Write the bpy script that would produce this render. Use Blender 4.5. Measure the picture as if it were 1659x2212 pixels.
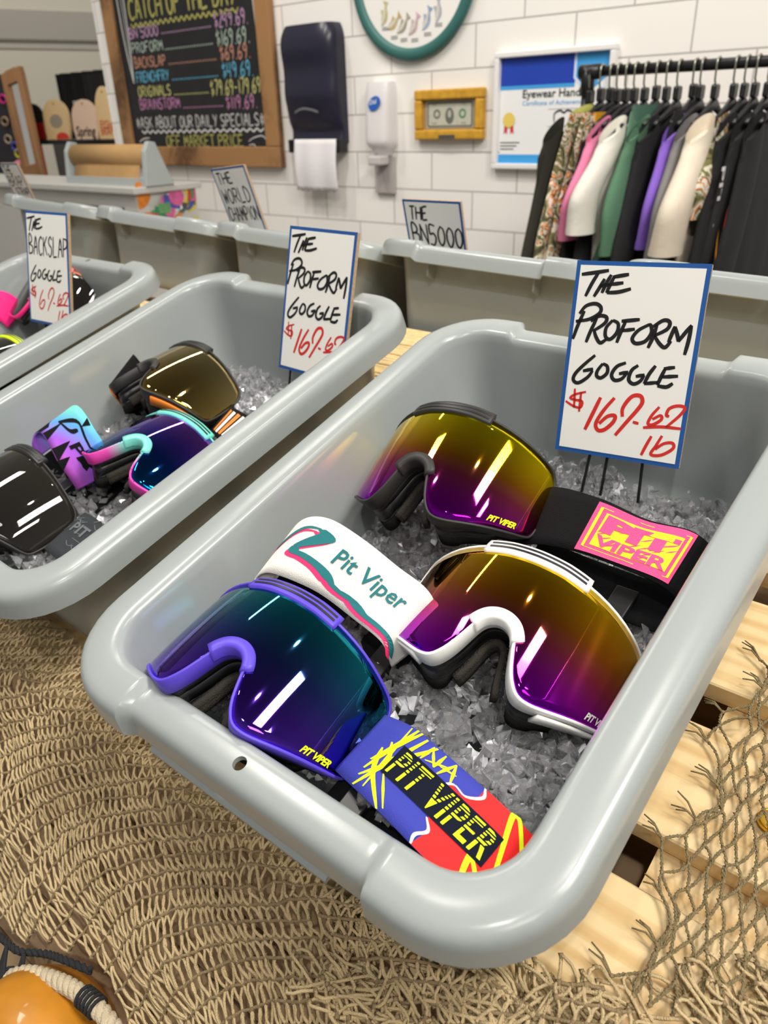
import bpy, bmesh, math, random
import numpy as np
from mathutils import Vector, Matrix, Euler

random.seed(7); np.random.seed(7)
SC = bpy.context.scene
COL = SC.collection
for o in list(bpy.data.objects): bpy.data.objects.remove(o)

# ------------------------------------------------------------------ camera, light, exposure
TILT = math.radians(16.4406)
W, L = 0.303, 0.4318                       # inner opening of a tub
CAM_LOC = Vector((0.4014, -0.1879, 0.3017))
PITCH, ROLL, YAW = math.radians(27.438), math.radians(-1.850), math.radians(-40.117)
cd = bpy.data.cameras.new('camera'); cam = bpy.data.objects.new('camera', cd); COL.objects.link(cam)
cy, sy, cp, sp = math.cos(YAW), math.sin(YAW), math.cos(PITCH), math.sin(PITCH)
fw = Vector((sy*cp, cy*cp, -sp)); rt = Vector((cy, -sy, 0)); up = rt.cross(fw)
r2 = math.cos(ROLL)*rt + math.sin(ROLL)*up; u2 = -math.sin(ROLL)*rt + math.cos(ROLL)*up
cam.matrix_world = Matrix(((r2.x, u2.x, -fw.x, CAM_LOC.x), (r2.y, u2.y, -fw.y, CAM_LOC.y), (r2.z, u2.z, -fw.z, CAM_LOC.z), (0, 0, 0, 1)))
cd.sensor_fit = 'HORIZONTAL'; cd.sensor_width = 36; cd.lens = 36*1653.83/1659
cd.clip_start = 0.02; cd.clip_end = 100
cd.dof.use_dof = True; cd.dof.focus_distance = 0.50; cd.dof.aperture_fstop = 15
SC.camera = cam
SC.view_settings.view_transform = 'Standard'; SC.view_settings.look = 'None'
SC.view_settings.gamma = 1; SC.view_settings.exposure = 0.0
SC.cycles.max_bounces = 20; SC.cycles.transmission_bounces = 20; SC.cycles.sample_clamp_indirect = 8

wd = bpy.data.worlds.new('hall_light'); SC.world = wd; wd.use_nodes = True
nt = wd.node_tree; bg = nt.nodes['Background']
tc = nt.nodes.new('ShaderNodeTexCoord'); sep = nt.nodes.new('ShaderNodeSeparateXYZ'); rmp = nt.nodes.new('ShaderNodeValToRGB')
nt.links.new(tc.outputs['Generated'], sep.inputs[0]); nt.links.new(sep.outputs['Z'], rmp.inputs[0]); nt.links.new(rmp.outputs[0], bg.inputs[0])
e = rmp.color_ramp.elements
e[0].position = 0.0; e[0].color = (0.62, 0.59, 0.54, 1); e[1].position = 1.0; e[1].color = (0.16, 0.155, 0.15, 1)
e2 = rmp.color_ramp.elements.new(0.5); e2.color = (0.50, 0.48, 0.445, 1)
bg.inputs[1].default_value = 0.55

def area(name, loc, target, sx, sy_, power, col=(1, .95, .87), rot_about=0):
    ld = bpy.data.lights.new(name, 'AREA'); ld.shape = 'RECTANGLE'; ld.size = sx; ld.size_y = sy_; ld.energy = power; ld.color = col
    o = bpy.data.objects.new(name, ld); COL.objects.link(o); o.location = loc
    q = (Vector(target)-Vector(loc)).to_track_quat('-Z', 'Y')
    o.rotation_euler = (q.to_matrix() @ Matrix.Rotation(rot_about, 3, 'Z')).to_euler(); return o
def spot(name, loc, target, power, angle=70, blend=.8, radius=.03, col=(1, .95, .87)):
    ld = bpy.data.lights.new(name, 'SPOT'); ld.energy = power; ld.spot_size = math.radians(angle); ld.spot_blend = blend; ld.shadow_soft_size = radius; ld.color = col
    o = bpy.data.objects.new(name, ld); COL.objects.link(o); o.location = loc
    o.rotation_euler = (Vector(target)-Vector(loc)).to_track_quat('-Z', 'Y').to_euler(); return o
area('strip_light', (1.45, 0.30, 2.5), (0.1, 0.2, 0), .80, .36, 56)
area('strip_light', (-1.40, 0.06, 2.5), (0.1, 0.2, 0), .60, .28, 28)
area('strip_light', (-2.1, 1.35, 2.5), (-.4, 0.4, 0), 1.0, .08, 14)
area('strip_light', (2.15, 0.0, 2.5), (0, 0.2, 0), .35, .14, 16)
for x in (-2.5, -1.3, -.1): spot('fill_spot', (x, 0.6, 2.7), (x-.15, 2.1, 0.25), 75)  # unseen spots added as a wash over the tile wall
spot('fill_spot', (-4.4, 0.8, 3.2), (-4.2, 2.6, 0.25), 170)  # added fill to lift the boards and mirror at left
spot('fill_spot', (0.9, -1.3, 2.5), (-.2, .5, 0.1), 90, angle=80, radius=.05)  # invented front fill for the back-row signs and the net
for p_ in ((.35, .75, 2.6), (-.55, -.35, 2.6), (.75, .1, 2.7)): spot('fill_spot', p_, (0, .2, 0), 34, angle=60, radius=.035)  # small extra spots put in to make the ice sparkle
spot('hall_wall_fill', (-9, 6.0, 5.5), (-15, 8.6, 1.7), 900, angle=110, radius=.2)  # added out of view to brighten the far hall wall
area('hall_light', (3.2, -2.6, 3.4), (0.1, 0.1, -.1), 1.6, 1.2, 60)

# ------------------------------------------------------------------ materials
MATS = {}
def mat(name, col=(.5, .5, .5), rough=.5, metal=0., spec=.5, noise=0., nscale=30., bump=0., bscale=200., trans=0., ior=1.45, coat=0., emit=0., sheen=0.):
    if name in MATS: return MATS[name]
    m = bpy.data.materials.new(name); m.use_nodes = True; MATS[name] = m
    t = m.node_tree; b = t.nodes['Principled BSDF']
    b.inputs['Base Color'].default_value = (*col, 1); b.inputs['Roughness'].default_value = rough
    b.inputs['Metallic'].default_value = metal; b.inputs['Specular IOR Level'].default_value = spec
    b.inputs['Transmission Weight'].default_value = trans; b.inputs['IOR'].default_value = ior
    b.inputs['Coat Weight'].default_value = coat; b.inputs['Coat Roughness'].default_value = .08
    b.inputs['Sheen Weight'].default_value = sheen
    if emit: b.inputs['Emission Color'].default_value = (*col, 1); b.inputs['Emission Strength'].default_value = emit
    if noise or bump: co = t.nodes.new('ShaderNodeTexCoord')
    if noise:
        n = t.nodes.new('ShaderNodeTexNoise'); n.inputs['Scale'].default_value = nscale; n.inputs['Detail'].default_value = 4
        t.links.new(co.outputs['Object'], n.inputs['Vector'])
        mx = t.nodes.new('ShaderNodeMix'); mx.data_type = 'RGBA'
        mx.inputs['A'].default_value = (*[c*(1-noise) for c in col], 1); mx.inputs['B'].default_value = (*[min(1, c*(1+noise)) for c in col], 1)
        t.links.new(n.outputs['Fac'], mx.inputs['Factor']); t.links.new(mx.outputs['Result'], b.inputs['Base Color'])
    if bump:
        n2 = t.nodes.new('ShaderNodeTexNoise'); n2.inputs['Scale'].default_value = bscale; t.links.new(co.outputs['Object'], n2.inputs['Vector'])
        bp = t.nodes.new('ShaderNodeBump'); bp.inputs['Strength'].default_value = bump; bp.inputs['Distance'].default_value = .002
        t.links.new(n2.outputs['Fac'], bp.inputs['Height']); t.links.new(bp.outputs['Normal'], b.inputs['Normal'])
    return m

def ramp_mat(name, stops, axis='Y', lo=-.045, hi=.046, rough=.05, metal=1., wobble=0., coat=0.):
    m = bpy.data.materials.new(name); m.use_nodes = True; t = m.node_tree; b = t.nodes['Principled BSDF']
    co = t.nodes.new('ShaderNodeTexCoord'); s = t.nodes.new('ShaderNodeSeparateXYZ'); mr = t.nodes.new('ShaderNodeMapRange'); r = t.nodes.new('ShaderNodeValToRGB')
    mr.inputs['From Min'].default_value = lo; mr.inputs['From Max'].default_value = hi
    t.links.new(co.outputs['Object'], s.inputs[0])
    if axis in 'XYZ': t.links.new(s.outputs[axis], mr.inputs['Value'])
    t.links.new(mr.outputs[0], r.inputs[0]); t.links.new(r.outputs[0], b.inputs['Base Color'])
    el = r.color_ramp.elements
    while len(el) > 1: el.remove(el[-1])
    el[0].position = stops[0][0]; el[0].color = (*stops[0][1], 1)
    for p, c in stops[1:]: el.new(p).color = (*c, 1)
    b.inputs['Metallic'].default_value = metal; b.inputs['Roughness'].default_value = rough; b.inputs['Coat Weight'].default_value = coat
    return m

M = dict(
    tub=mat('grey_plastic', (.30, .328, .33), .24, spec=.55, bump=.02, bscale=60),
    black_pl=mat('black_plastic', (.012, .012, .013), .35), foam=mat('dark_foam', (.016, .015, .014), .95, spec=.1, bump=.5, bscale=900),
    face_foam=mat('brown_foam', (.040, .036, .031), .95, spec=.1, bump=.6, bscale=900),
    black_fab=mat('black_elastic', (.008, .008, .009), .9, spec=.15, bump=.4, bscale=1400),
    white_fab=mat('white_elastic', (.80, .78, .72), .85, bump=.25, bscale=1500),
    blue_fab=mat('blue_elastic', (.035, .045, .36), .8, bump=.25, bscale=1500),
    red=mat('red_print', (.83, .012, .012), .75, bump=.15, bscale=1500), yel=mat('neon_yellow_print', (.78, .95, .0), .7), navy=mat('navy_print', (.005, .007, .018), .8, spec=.15),
    white=mat('white_print', (.85, .84, .82), .6), teal=mat('teal_print', (.012, .17, .19), .7), pink=mat('pink_print', (.92, .03, .16), .7),
    pinkp=mat('pink_patch', (.90, .075, .25), .8, bump=.4, bscale=1200), yelp=mat('yellow_thread', (.93, .66, .02), .8),
    whitefr=mat('white_frame', (.82, .82, .80), .35), purplefr=mat('violet_frame', (.095, .055, .56), .45), blackfr=mat('black_frame', (.022, .021, .02), .5),
    mintfr=ramp_mat('mint_to_pink_frame', [(0, (.75, .05, .42)), (.13, (.70, .07, .42)), (.30, (.18, .62, .55)), (1, (.16, .68, .56))], rough=.4, metal=0),
    pinkfr=ramp_mat('pink_to_yellow_frame', [(0, (.92, .01, .25)), (.62, (.92, .02, .22)), (.78, (.85, .25, .02)), (.88, (.65, .85, .02)), (1, (.65, .88, .02))], axis='X', lo=-.09, hi=.09, rough=.4, metal=0),
    neon=mat('neon_yellow_plastic', (.68, .9, .01), .4), orange=mat('orange_plastic', (.75, .2, .015), .5), speck=mat('speckle', (.01, .03, .03), .6),
    card=mat('cardboard', (.42, .30, .17), .9, noise=.35, nscale=300), paper=mat('sign_paper', (.80, .79, .76), .6), blueb=mat('blue_border', (.012, .085, .31), .5),
    ink=mat('black_marker', (.008, .008, .009), .5), redink=mat('red_marker', (.60, .025, .018), .5),
    net=mat('net_twine', (.60, .46, .255), .9, noise=.35, nscale=120, bump=.7, bscale=1500), knot=mat('knot_twine', (.31, .225, .12), .95, noise=.3, nscale=300, bump=.7, bscale=1500),
    rope=mat('hemp_rope', (.52, .44, .31), .95, noise=.2, nscale=150, bump=.6, bscale=700), tar=mat('black_twine', (.016, .018, .022), .9, bump=.6, bscale=900),
    straw=mat('straw', (.66, .50, .25), .8, noise=.35, nscale=90), gold=mat('gold_metal', (.8, .5, .06), .3, metal=1.),
    float=mat('ochre_float', (.50, .20, .012), .45, noise=.4, nscale=22, bump=.25, bscale=40, coat=.2),
    steel=mat('dark_steel', (.03, .03, .032), .35, metal=.6), chrome=mat('hanger_steel', (.32, .33, .27), .35, metal=.8), greymet=mat('grey_metal', (.42, .46, .46), .45),
    kraft=mat('kraft_paper', (.45, .27, .11), .8, noise=.1), stain=mat('counter_white', (.55, .54, .51), .5), dark=mat('dark_void', (.012, .012, .012), .9),
)
def wood(name, c1, c2, scale=6, stretch=(1, 14, 14), rough=.55):
    m = bpy.data.materials.new(name); m.use_nodes = True; t = m.node_tree; b = t.nodes['Principled BSDF']
    co = t.nodes.new('ShaderNodeTexCoord'); mp = t.nodes.new('ShaderNodeMapping'); mp.inputs['Scale'].default_value = stretch
    n = t.nodes.new('ShaderNodeTexNoise'); n.inputs['Scale'].default_value = scale; n.inputs['Detail'].default_value = 5; n.inputs['Distortion'].default_value = 1.2
    wv = t.nodes.new('ShaderNodeTexWave'); wv.inputs['Scale'].default_value = scale*.10; wv.inputs['Distortion'].default_value = 22; wv.inputs['Detail'].default_value = 2; wv.bands_direction = 'Y'
    wv.inputs['Detail Scale'].default_value = .35
    mx0 = t.nodes.new('ShaderNodeMath'); mx0.operation = 'MULTIPLY_ADD'; mx0.inputs[1].default_value = .45
    r = t.nodes.new('ShaderNodeValToRGB'); el = r.color_ramp.elements
    el[0].position = .25; el[0].color = (*c2, 1); el[1].position = .62; el[1].color = (*c1, 1)
    t.links.new(co.outputs['Object'], mp.inputs[0]); t.links.new(mp.outputs[0], n.inputs['Vector']); t.links.new(mp.outputs[0], wv.inputs['Vector'])
    mth = t.nodes.new('ShaderNodeMath'); mth.operation = 'MULTIPLY'; mth.inputs[1].default_value = .6
    t.links.new(n.outputs['Fac'], mth.inputs[0]); t.links.new(wv.outputs['Fac'], mx0.inputs[0]); t.links.new(mth.outputs[0], mx0.inputs[2])
    t.links.new(mx0.outputs[0], r.inputs[0]); t.links.new(r.outputs[0], b.inputs['Base Color']); b.inputs['Roughness'].default_value = rough
    return m
M['pine'] = wood('pine_board', (.74, .56, .30), (.60, .40, .17), 4, (2.0, 46, 46))
M['crate'] = wood('weathered_board', (.42, .29, .17), (.26, .17, .09), 7, (1, 16, 16), .8)
M['frame_wood'] = wood('board_frame_wood', (.33, .17, .065), (.10, .045, .016), 6, (3, 12, 3), .7)
M['decks'] = wood('maple_deck', (.88, .68, .38), (.80, .56, .28), 3, (1, 3, 1), .5)

def glass_mat(name, col=(1, 1, 1), ior=1.46):
    m = bpy.data.materials.new(name); m.use_nodes = True; t = m.node_tree; b = t.nodes['Principled BSDF']
    b.inputs['Base Color'].default_value = (*col, 1); b.inputs['Transmission Weight'].default_value = 1; b.inputs['Roughness'].default_value = 0.0; b.inputs['IOR'].default_value = ior
    return m
M['ice'] = glass_mat('clear_acrylic', (.98, .985, 1.0), 1.47)
M['ice'].node_tree.nodes['Principled BSDF'].inputs['Transmission Weight'].default_value = .90
M['ice_bed'] = glass_mat('whitened_acrylic', (.93, .94, .98), 1.5)
for k_, v_ in (('Transmission Weight', .0), ('Roughness', .12)): M['ice_bed'].node_tree.nodes['Principled BSDF'].inputs[k_].default_value = v_  # white base of the deep pieces stands in for light scattered in ice
LENS = dict(
    sunset=ramp_mat('sunset_mirror', [(0, (.22, .0, .42)), (.22, (.36, .01, .34)), (.42, (.42, .05, .12)), (.56, (.54, .20, .012)), (.8, (.86, .60, .005)), (1, (.95, .85, .01))], rough=.03),
    sunset2=ramp_mat('amber_violet_mirror', [(0, (.20, .0, .50)), (.22, (.40, .01, .42)), (.42, (.45, .05, .12)), (.60, (.46, .14, .012)), (.85, (.62, .31, .004)), (1, (.90, .66, .01))], rough=.03),
    indigo=ramp_mat('indigo_teal_mirror', [(0, (.14, .04, .70)), (.25, (.09, .03, .45)), (.5, (.04, .06, .30)), (.75, (.015, .16, .28)), (1, (.01, .30, .32))], rough=.03),
    ocean=ramp_mat('violet_blue_mirror', [(0, (.0, .10, .28)), (.4, (.01, .05, .32)), (.65, (.10, .05, .55)), (1, (.32, .10, .55))], rough=.03),
    bronze=ramp_mat('bronze_mirror', [(0, (.30, .20, .05)), (.5, (.38, .27, .08)), (1, (.55, .45, .22))], rough=.03),
    smoke=ramp_mat('smoke_lens', [(0, (.008, .007, .007)), (1, (.016, .014, .011))], rough=.02, metal=0, coat=0.))

# ------------------------------------------------------------------ mesh helpers
class MB:
    def __init__(s): s.v = []; s.f = []; s.m = []; s.sm = []
    def add(s, vs, fs, mi=0, smooth=False):
        k = len(s.v); s.v += [tuple(x) for x in vs]; s.f += [tuple(i+k for i in f) for f in fs]; s.m += [mi]*len(fs); s.sm += [smooth]*len(fs); return s
    def box(s, c, d, mi=0, mtx=None):
        x, y, z = [k/2 for k in d]; vs = [Vector((a*x, b*y, g*z))+Vector(c) for a in (-1, 1) for b in (-1, 1) for g in (-1, 1)]
        if mtx is not None: vs = [mtx @ v for v in vs]
        return s.add(vs, [(0, 1, 3, 2), (4, 6, 7, 5), (0, 4, 5, 1), (2, 3, 7, 6), (0, 2, 6, 4), (1, 5, 7, 3)], mi)
    def tube(s, pts, r, n=6, mi=0, closed=False, caps=True, smooth=True):
        pts = [Vector(p) for p in pts]; m = len(pts); vs = []; nrm = None
        for i, p in enumerate(pts):
            a = pts[(i-1) % m] if closed or i > 0 else p; b = pts[(i+1) % m] if closed or i < m-1 else p
            t = (b-a).normalized() if (b-a).length > 1e-9 else Vector((0, 0, 1))
            if nrm is None: nrm = t.orthogonal().normalized()
            nrm = (nrm-t*nrm.dot(t)); nrm = nrm.normalized() if nrm.length > 1e-6 else t.orthogonal().normalized()
            bn = t.cross(nrm); rr = r[i] if hasattr(r, '__len__') else r
            vs += [p+nrm*math.cos(2*math.pi*k/n)*rr+bn*math.sin(2*math.pi*k/n)*rr for k in range(n)]
        fs = [(i*n+k, i*n+(k+1) % n, ((i+1) % m)*n+(k+1) % n, ((i+1) % m)*n+k) for i in range(m if closed else m-1) for k in range(n)]
        if caps and not closed: fs += [tuple(reversed(range(n))), tuple(range((m-1)*n, m*n))]
        return s.add(vs, fs, mi, smooth)
    def grid(s, fn, nu, nv, mi=0, smooth=True, flip=False, closed_u=False):
        vs = [fn(i/(nu if not closed_u else nu), j/nv) for i in range(nu+(0 if closed_u else 1)) for j in range(nv+1)]
        mu = nu if closed_u else nu+1
        fs = [(i*(nv+1)+j, ((i+1) % mu)*(nv+1)+j, ((i+1) % mu)*(nv+1)+j+1, i*(nv+1)+j+1) for i in range(nu) for j in range(nv)]
        if flip: fs = [tuple(reversed(f)) for f in fs]
        return s.add(vs, fs, mi, smooth)
    def prism(s, poly, mp, z0, z1, mi=0, side_mi=None):
        # poly: 2D outline; mp(x,y,z)->3D
        n = len(poly); vs = [mp(x, y, z0) for x, y in poly]+[mp(x, y, z1) for x, y in poly]
        s.add(vs, [tuple(range(n, 2*n)), tuple(reversed(range(n)))], mi)
        k = len(s.v)-2*n; s.f += [(k+i, k+(i+1) % n, k+n+(i+1) % n, k+n+i) for i in range(n)]; s.m += [mi if side_mi is None else side_mi]*n; s.sm += [False]*n
        return s
    def build(s, name, mats, parent=None, world=False, mtx=None):
        me = bpy.data.meshes.new(name); vs = s.v
        if world and parent is not None: inv = WM[parent.name].inverted(); vs = [tuple(inv @ Vector(v)) for v in vs]
        me.from_pydata(vs, [], s.f); mats = mats if isinstance(mats, (list, tuple)) else [mats]
        for m_ in mats: me.materials.append(m_)
        me.polygons.foreach_set('material_index', s.m); me.polygons.foreach_set('use_smooth', s.sm); me.validate(); me.update()
        o = bpy.data.objects.new(name, me); COL.objects.link(o)
        if parent is not None: o.parent = parent; WM[o.name] = WM[parent.name]
        else:
            if mtx is not None: o.matrix_world = mtx
            WM[o.name] = mtx if mtx is not None else Matrix.Identity(4)
        return o
WM = {}
def thing(name, label, cat, mtx=None, group=None):
    o = bpy.data.objects.new(name, None); COL.objects.link(o); o.empty_display_size = .03
    mtx = mtx if mtx is not None else Matrix.Identity(4); o.matrix_world = mtx; WM[o.name] = mtx
    return tag(o, label, cat, group)
def tag(o, label, cat, group=None, kind=None):
    o['label'] = label; o['category'] = cat
    if group: o['group'] = group
    if kind: o['kind'] = kind
    return o
def struct(o, kind='structure'): o['kind'] = kind; return o
def recalc(o):
    bm = bmesh.new(); bm.from_mesh(o.data); bmesh.ops.recalc_face_normals(bm, faces=bm.faces); bm.to_mesh(o.data); bm.free(); return o
def bevel(o, w, seg=2):
    md = o.modifiers.new('bevel', 'BEVEL'); md.width = w; md.segments = seg; md.limit_method = 'ANGLE'; return o
def catmull(pts, n=6, closed=False):
    pts = [np.array(p, float) for p in pts]; m = len(pts); out = []
    for i in range(m if closed else m-1):
        p0 = pts[(i-1) % m] if closed or i > 0 else 2*pts[0]-pts[1]; p1 = pts[i]; p2 = pts[(i+1) % m]
        p3 = pts[(i+2) % m] if closed or i < m-2 else 2*pts[-1]-pts[-2]
        for k in range(n):
            t = k/n; out.append(.5*((2*p1)+(-p0+p2)*t+(2*p0-5*p1+4*p2-p3)*t*t+(-p0+3*p1-3*p2+p3)*t**3))
    if not closed: out.append(pts[-1])
    return out
def ribbon(mb, pts, w, mp, mi=0, n=5, taper=.55):
    # a brush stroke: pts 2D, w full width, mp(x,y)->3D
    p = catmull(pts, n) if len(pts) > 2 else [np.array(pts[0], float), (np.array(pts[0])+np.array(pts[1]))/2, np.array(pts[1], float)]
    m = len(p); vs = []
    for i in range(m):
        d = p[min(i+1, m-1)]-p[max(i-1, 0)]; d = d/(np.linalg.norm(d)+1e-12); nn = np.array([-d[1], d[0]])
        q = i/(m-1); ww = w/2*(1-(1-taper)*(abs(2*q-1)**3))
        vs += [mp(*(p[i]+nn*ww)), mp(*(p[i]-nn*ww))]
    mb.add(vs, [(2*i, 2*i+1, 2*i+3, 2*i+2) for i in range(m-1)], mi)
def text_mesh(body, size=1., bold=0., shear=0., align='LEFT', spacing=1.):
    cu = bpy.data.curves.new('txt', 'FONT'); cu.body = body; cu.size = size; cu.offset = bold; cu.shear = shear; cu.align_x = align; cu.space_character = spacing; cu.resolution_u = 2
    o = bpy.data.objects.new('txt', cu); COL.objects.link(o); dg = bpy.context.evaluated_depsgraph_get()
    me = o.evaluated_get(dg).to_mesh(); vs = [(v.co.x, v.co.y) for v in me.vertices]; fs = [tuple(p.vertices) for p in me.polygons]
    o.evaluated_get(dg).to_mesh_clear(); bpy.data.objects.remove(o); bpy.data.curves.remove(cu)
    return vs, fs
def add_text(mb, body, mp, size, mi=0, width=None, **k):
    vs, fs = text_mesh(body, 1., **k)
    if not vs: return
    xs = [v[0] for v in vs]; x0 = min(xs); sx = size if width is None else width/(max(xs)-x0)
    mb.add([mp((x-x0)*sx, y*size) for x, y in vs], fs, mi)

FONT = {'A': [[(0, 0), (.5, 1), (1, 0)], [(.2, .4), (.8, .4)]], 'B': [[(0, 0), (0, 1), (.65, .93), (.7, .65), (0, .52)], [(0, .52), (.95, .4), (.85, .08), (0, 0)]],
 'C': [[(1, .85), (.6, 1), (.12, .75), (.05, .3), (.45, 0), (1, .15)]], 'D': [[(0, 0), (0, 1), (.7, .85), (.95, .45), (.6, .05), (0, 0)]],
 'E': [[(1, 1), (.5, 1), (0, .98)], [(0, 1), (0, .5), (0, 0)], [(0, 0), (.5, 0), (1, .04)], [(0, .5), (.75, .53)]], 'F': [[(1, 1), (0, .98)], [(0, 1), (0, 0)], [(0, .5), (.75, .53)]],
 'G': [[(.95, .85), (.55, 1), (.1, .7), (.05, .3), (.45, 0), (.95, .15), (.95, .45)], [(.95, .45), (.5, .43)]], 'H': [[(0, 1), (0, 0)], [(1, 1), (1, 0)], [(0, .5), (1, .53)]],
 'I': [[(.5, 1), (.5, 0)]], 'K': [[(0, 1), (0, 0)], [(.95, 1), (0, .45)], [(.25, .6), (1, 0)]], 'L': [[(0, 1), (0, 0)], [(0, 0), (.95, .03)]],
 'M': [[(0, 0), (.1, 1)], [(.1, 1), (.5, .3)], [(.5, .3), (.9, 1)], [(.9, 1), (1, 0)]], 'N': [[(0, 0), (0, 1)], [(0, 1), (1, 0)], [(1, 0), (1, 1)]],
 'O': [[(.5, 1), (.05, .7), (.08, .2), (.5, 0), (.95, .3), (.9, .8), (.5, 1)]], 'P': [[(0, 0), (0, 1)], [(0, 1), (.75, .95), (.9, .7), (.6, .48), (0, .45)]],
 'R': [[(0, 0), (0, 1)], [(0, 1), (.75, .95), (.85, .7), (.5, .5), (0, .47)], [(.35, .48), (1, 0)]], 'S': [[(.95, .88), (.5, 1), (.08, .8), (.3, .55), (.8, .42), (.85, .12), (.4, 0), (0, .12)]],
 'T': [[(-.05, 1), (1.05, 1)], [(.5, 1), (.5, 0)]], 'U': [[(0, 1), (.05, .2), (.5, 0), (.95, .2), (1, 1)]], 'V': [[(0, 1), (.5, 0)], [(.5, 0), (1, 1)]],
 'W': [[(0, 1), (.22, 0)], [(.22, 0), (.5, .7)], [(.5, .7), (.78, 0)], [(.78, 0), (1, 1)]], 'Y': [[(0, 1), (.5, .5)], [(1, 1), (.35, 0)]],
 '0': [[(.5, 1), (.05, .7), (.08, .2), (.5, 0), (.95, .3), (.9, .8), (.5, 1)]], '1': [[(.3, .8), (.6, 1)], [(.6, 1), (.55, 0)]], '2': [[(.05, .8), (.5, 1), (.9, .75), (.4, .3), (0, 0)], [(0, 0), (1, .03)]],
 '4': [[(.1, 1), (0, .45), (.9, .48)], [(.8, 1), (.7, 0)]], '5': [[(.95, 1), (.15, 1), (.1, .58), (.6, .62), (.95, .35), (.6, 0), (0, .08)]],
 '6': [[(.85, 1), (.25, .65), (.05, .25), (.45, 0), (.9, .2), (.7, .5), (.15, .35)]], '7': [[(0, 1), (.95, 1), (.35, 0)]], '8': [[(.5, .52), (.1, .78), (.5, 1), (.9, .78), (.5, .52), (.05, .22), (.5, 0), (.95, .22), (.5, .52)]],
 '9': [[(.85, .65), (.4, .5), (.1, .75), (.5, 1), (.9, .75), (.75, .3), (.55, 0)]], '$': [[(.9, .8), (.4, .9), (.15, .7), (.8, .4), (.75, .15), (.1, .2)], [(.5, 1.05), (.4, -.05)]],
 '.': [[(.3, 0), (.5, .05)]], '-': [[(.1, .45), (.9, .45)]], '*': [[(.1, .2), (.9, .8)], [(.1, .8), (.9, .2)], [(.5, 0), (.5, 1)], [(0, .5), (1, .5)]], 'b': [[(.3, 1), (0, 0)], [(0, .0), (.6, .05), (.8, .4), (.4, .5), (.1, .3)]], 'l': [[(.5, 1), (.3, 0)]]}
def hand(mb, body, x0, x1, y0, h, w, mp, mi=0, slope=0., shear=.0, jit=.04):
    adv = [.55 if c in ' .I1' else 1. for c in body]; tot = sum(adv); cw = (x1-x0)/tot; x = x0
    for c, a in zip(body, adv):
        for st in FONT.get(c, []):
            q = [(x+(px*.76+.08)*cw*(a if c not in '.' else .8)+py*h*shear, y0+slope*(x-x0)+(py+random.uniform(-jit, jit))*h) for px, py in st]
            ribbon(mb, q, w, mp, mi, n=4, taper=.75)
        x += a*cw

# deck frame: u along the display, v up its slope, w out of it
DECK = Matrix.Rotation(TILT, 4, 'X')
def dk(u, v, w): return DECK @ Vector((u, v, w))
def frame(x, y, loc, base=DECK):
    # right-handed frame from lateral and up axes
    x = Vector(x).normalized(); y = Vector(y); z = x.cross(y).normalized(); y = z.cross(x)
    m_ = Matrix(((x.x, y.x, z.x, loc[0]), (x.y, y.y, z.y, loc[1]), (x.z, y.z, z.z, loc[2]), (0, 0, 0, 1)))
    return base @ m_

# ------------------------------------------------------------------ room shell
def tile_mat():
    m = bpy.data.materials.new('white_wall_tile'); m.use_nodes = True; t = m.node_tree; b = t.nodes['Principled BSDF']
    co = t.nodes.new('ShaderNodeTexCoord'); s = t.nodes.new('ShaderNodeSeparateXYZ'); c = t.nodes.new('ShaderNodeCombineXYZ'); mp = t.nodes.new('ShaderNodeMapping')
    br = t.nodes.new('ShaderNodeTexBrick')
    t.links.new(co.outputs['Object'], s.inputs[0]); t.links.new(s.outputs['X'], c.inputs['X']); t.links.new(s.outputs['Z'], c.inputs['Y'])
    t.links.new(c.outputs[0], mp.inputs[0]); mp.inputs['Location'].default_value = (1.942+.166+3.32, -.066+1.182*2, 0); t.links.new(mp.outputs[0], br.inputs['Vector'])
    br.inputs['Scale'].default_value = 1; br.inputs['Brick Width'].default_value = .3322; br.inputs['Row Height'].default_value = .1182; br.inputs['Mortar Size'].default_value = .0026; br.inputs['Mortar Smooth'].default_value = .1
    br.inputs['Color1'].default_value = (.80, .775, .74, 1); br.inputs['Color2'].default_value = (.83, .805, .77, 1); br.inputs['Mortar'].default_value = (.44, .42, .39, 1); br.offset = .5
    t.links.new(br.outputs['Color'], b.inputs['Base Color']); b.inputs['Roughness'].default_value = .42
    bp = t.nodes.new('ShaderNodeBump'); bp.inputs['Strength'].default_value = .3; bp.inputs['Distance'].default_value = .003; bp.invert = True
    t.links.new(br.outputs['Fac'], bp.inputs['Height']); t.links.new(bp.outputs['Normal'], b.inputs['Normal']); return m
YW = 2.112; FLOOR = -.93
b = MB(); b.box((-.53, YW+.06, (FLOOR+2.4)/2), (5.18, .12, 2.4-FLOOR)); o = b.build('wall_back', tile_mat()); struct(o)
b = MB(); b.box((-6, 6, FLOOR-.05), (26, 24, .1)); struct(b.build('floor', mat('grey_concrete', (.30, .29, .27), .6, noise=.15, nscale=2)))
HW = Matrix.Translation((-15.26, 8.03, 0)) @ Matrix.Rotation(math.atan2(.958, .287), 4, 'Z')     # the hall's far side wall
b = MB(); b.box((0, .10, 2.5), (22, .2, 7), mtx=HW); struct(b.build('wall_hall', mat('cream_hall_wall', (.70, .66, .56), .8)))
b = MB(); b.box((0, -.03, 1.94), (22, .06, .46), mtx=HW); struct(b.build('trim_1', mat('taupe_band', (.46, .43, .385), .8)))
b = MB(); b.box((0, -.035, 1.685), (22, .07, .035), mtx=HW); struct(b.build('trim_2', mat('dark_line', (.20, .19, .16), .8)))
b = MB(); b.box((0, -.02, 1.615), (22, .04, .10), mtx=HW); struct(b.build('trim_3', mat('grey_band', (.52, .49, .45), .8)))

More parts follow.
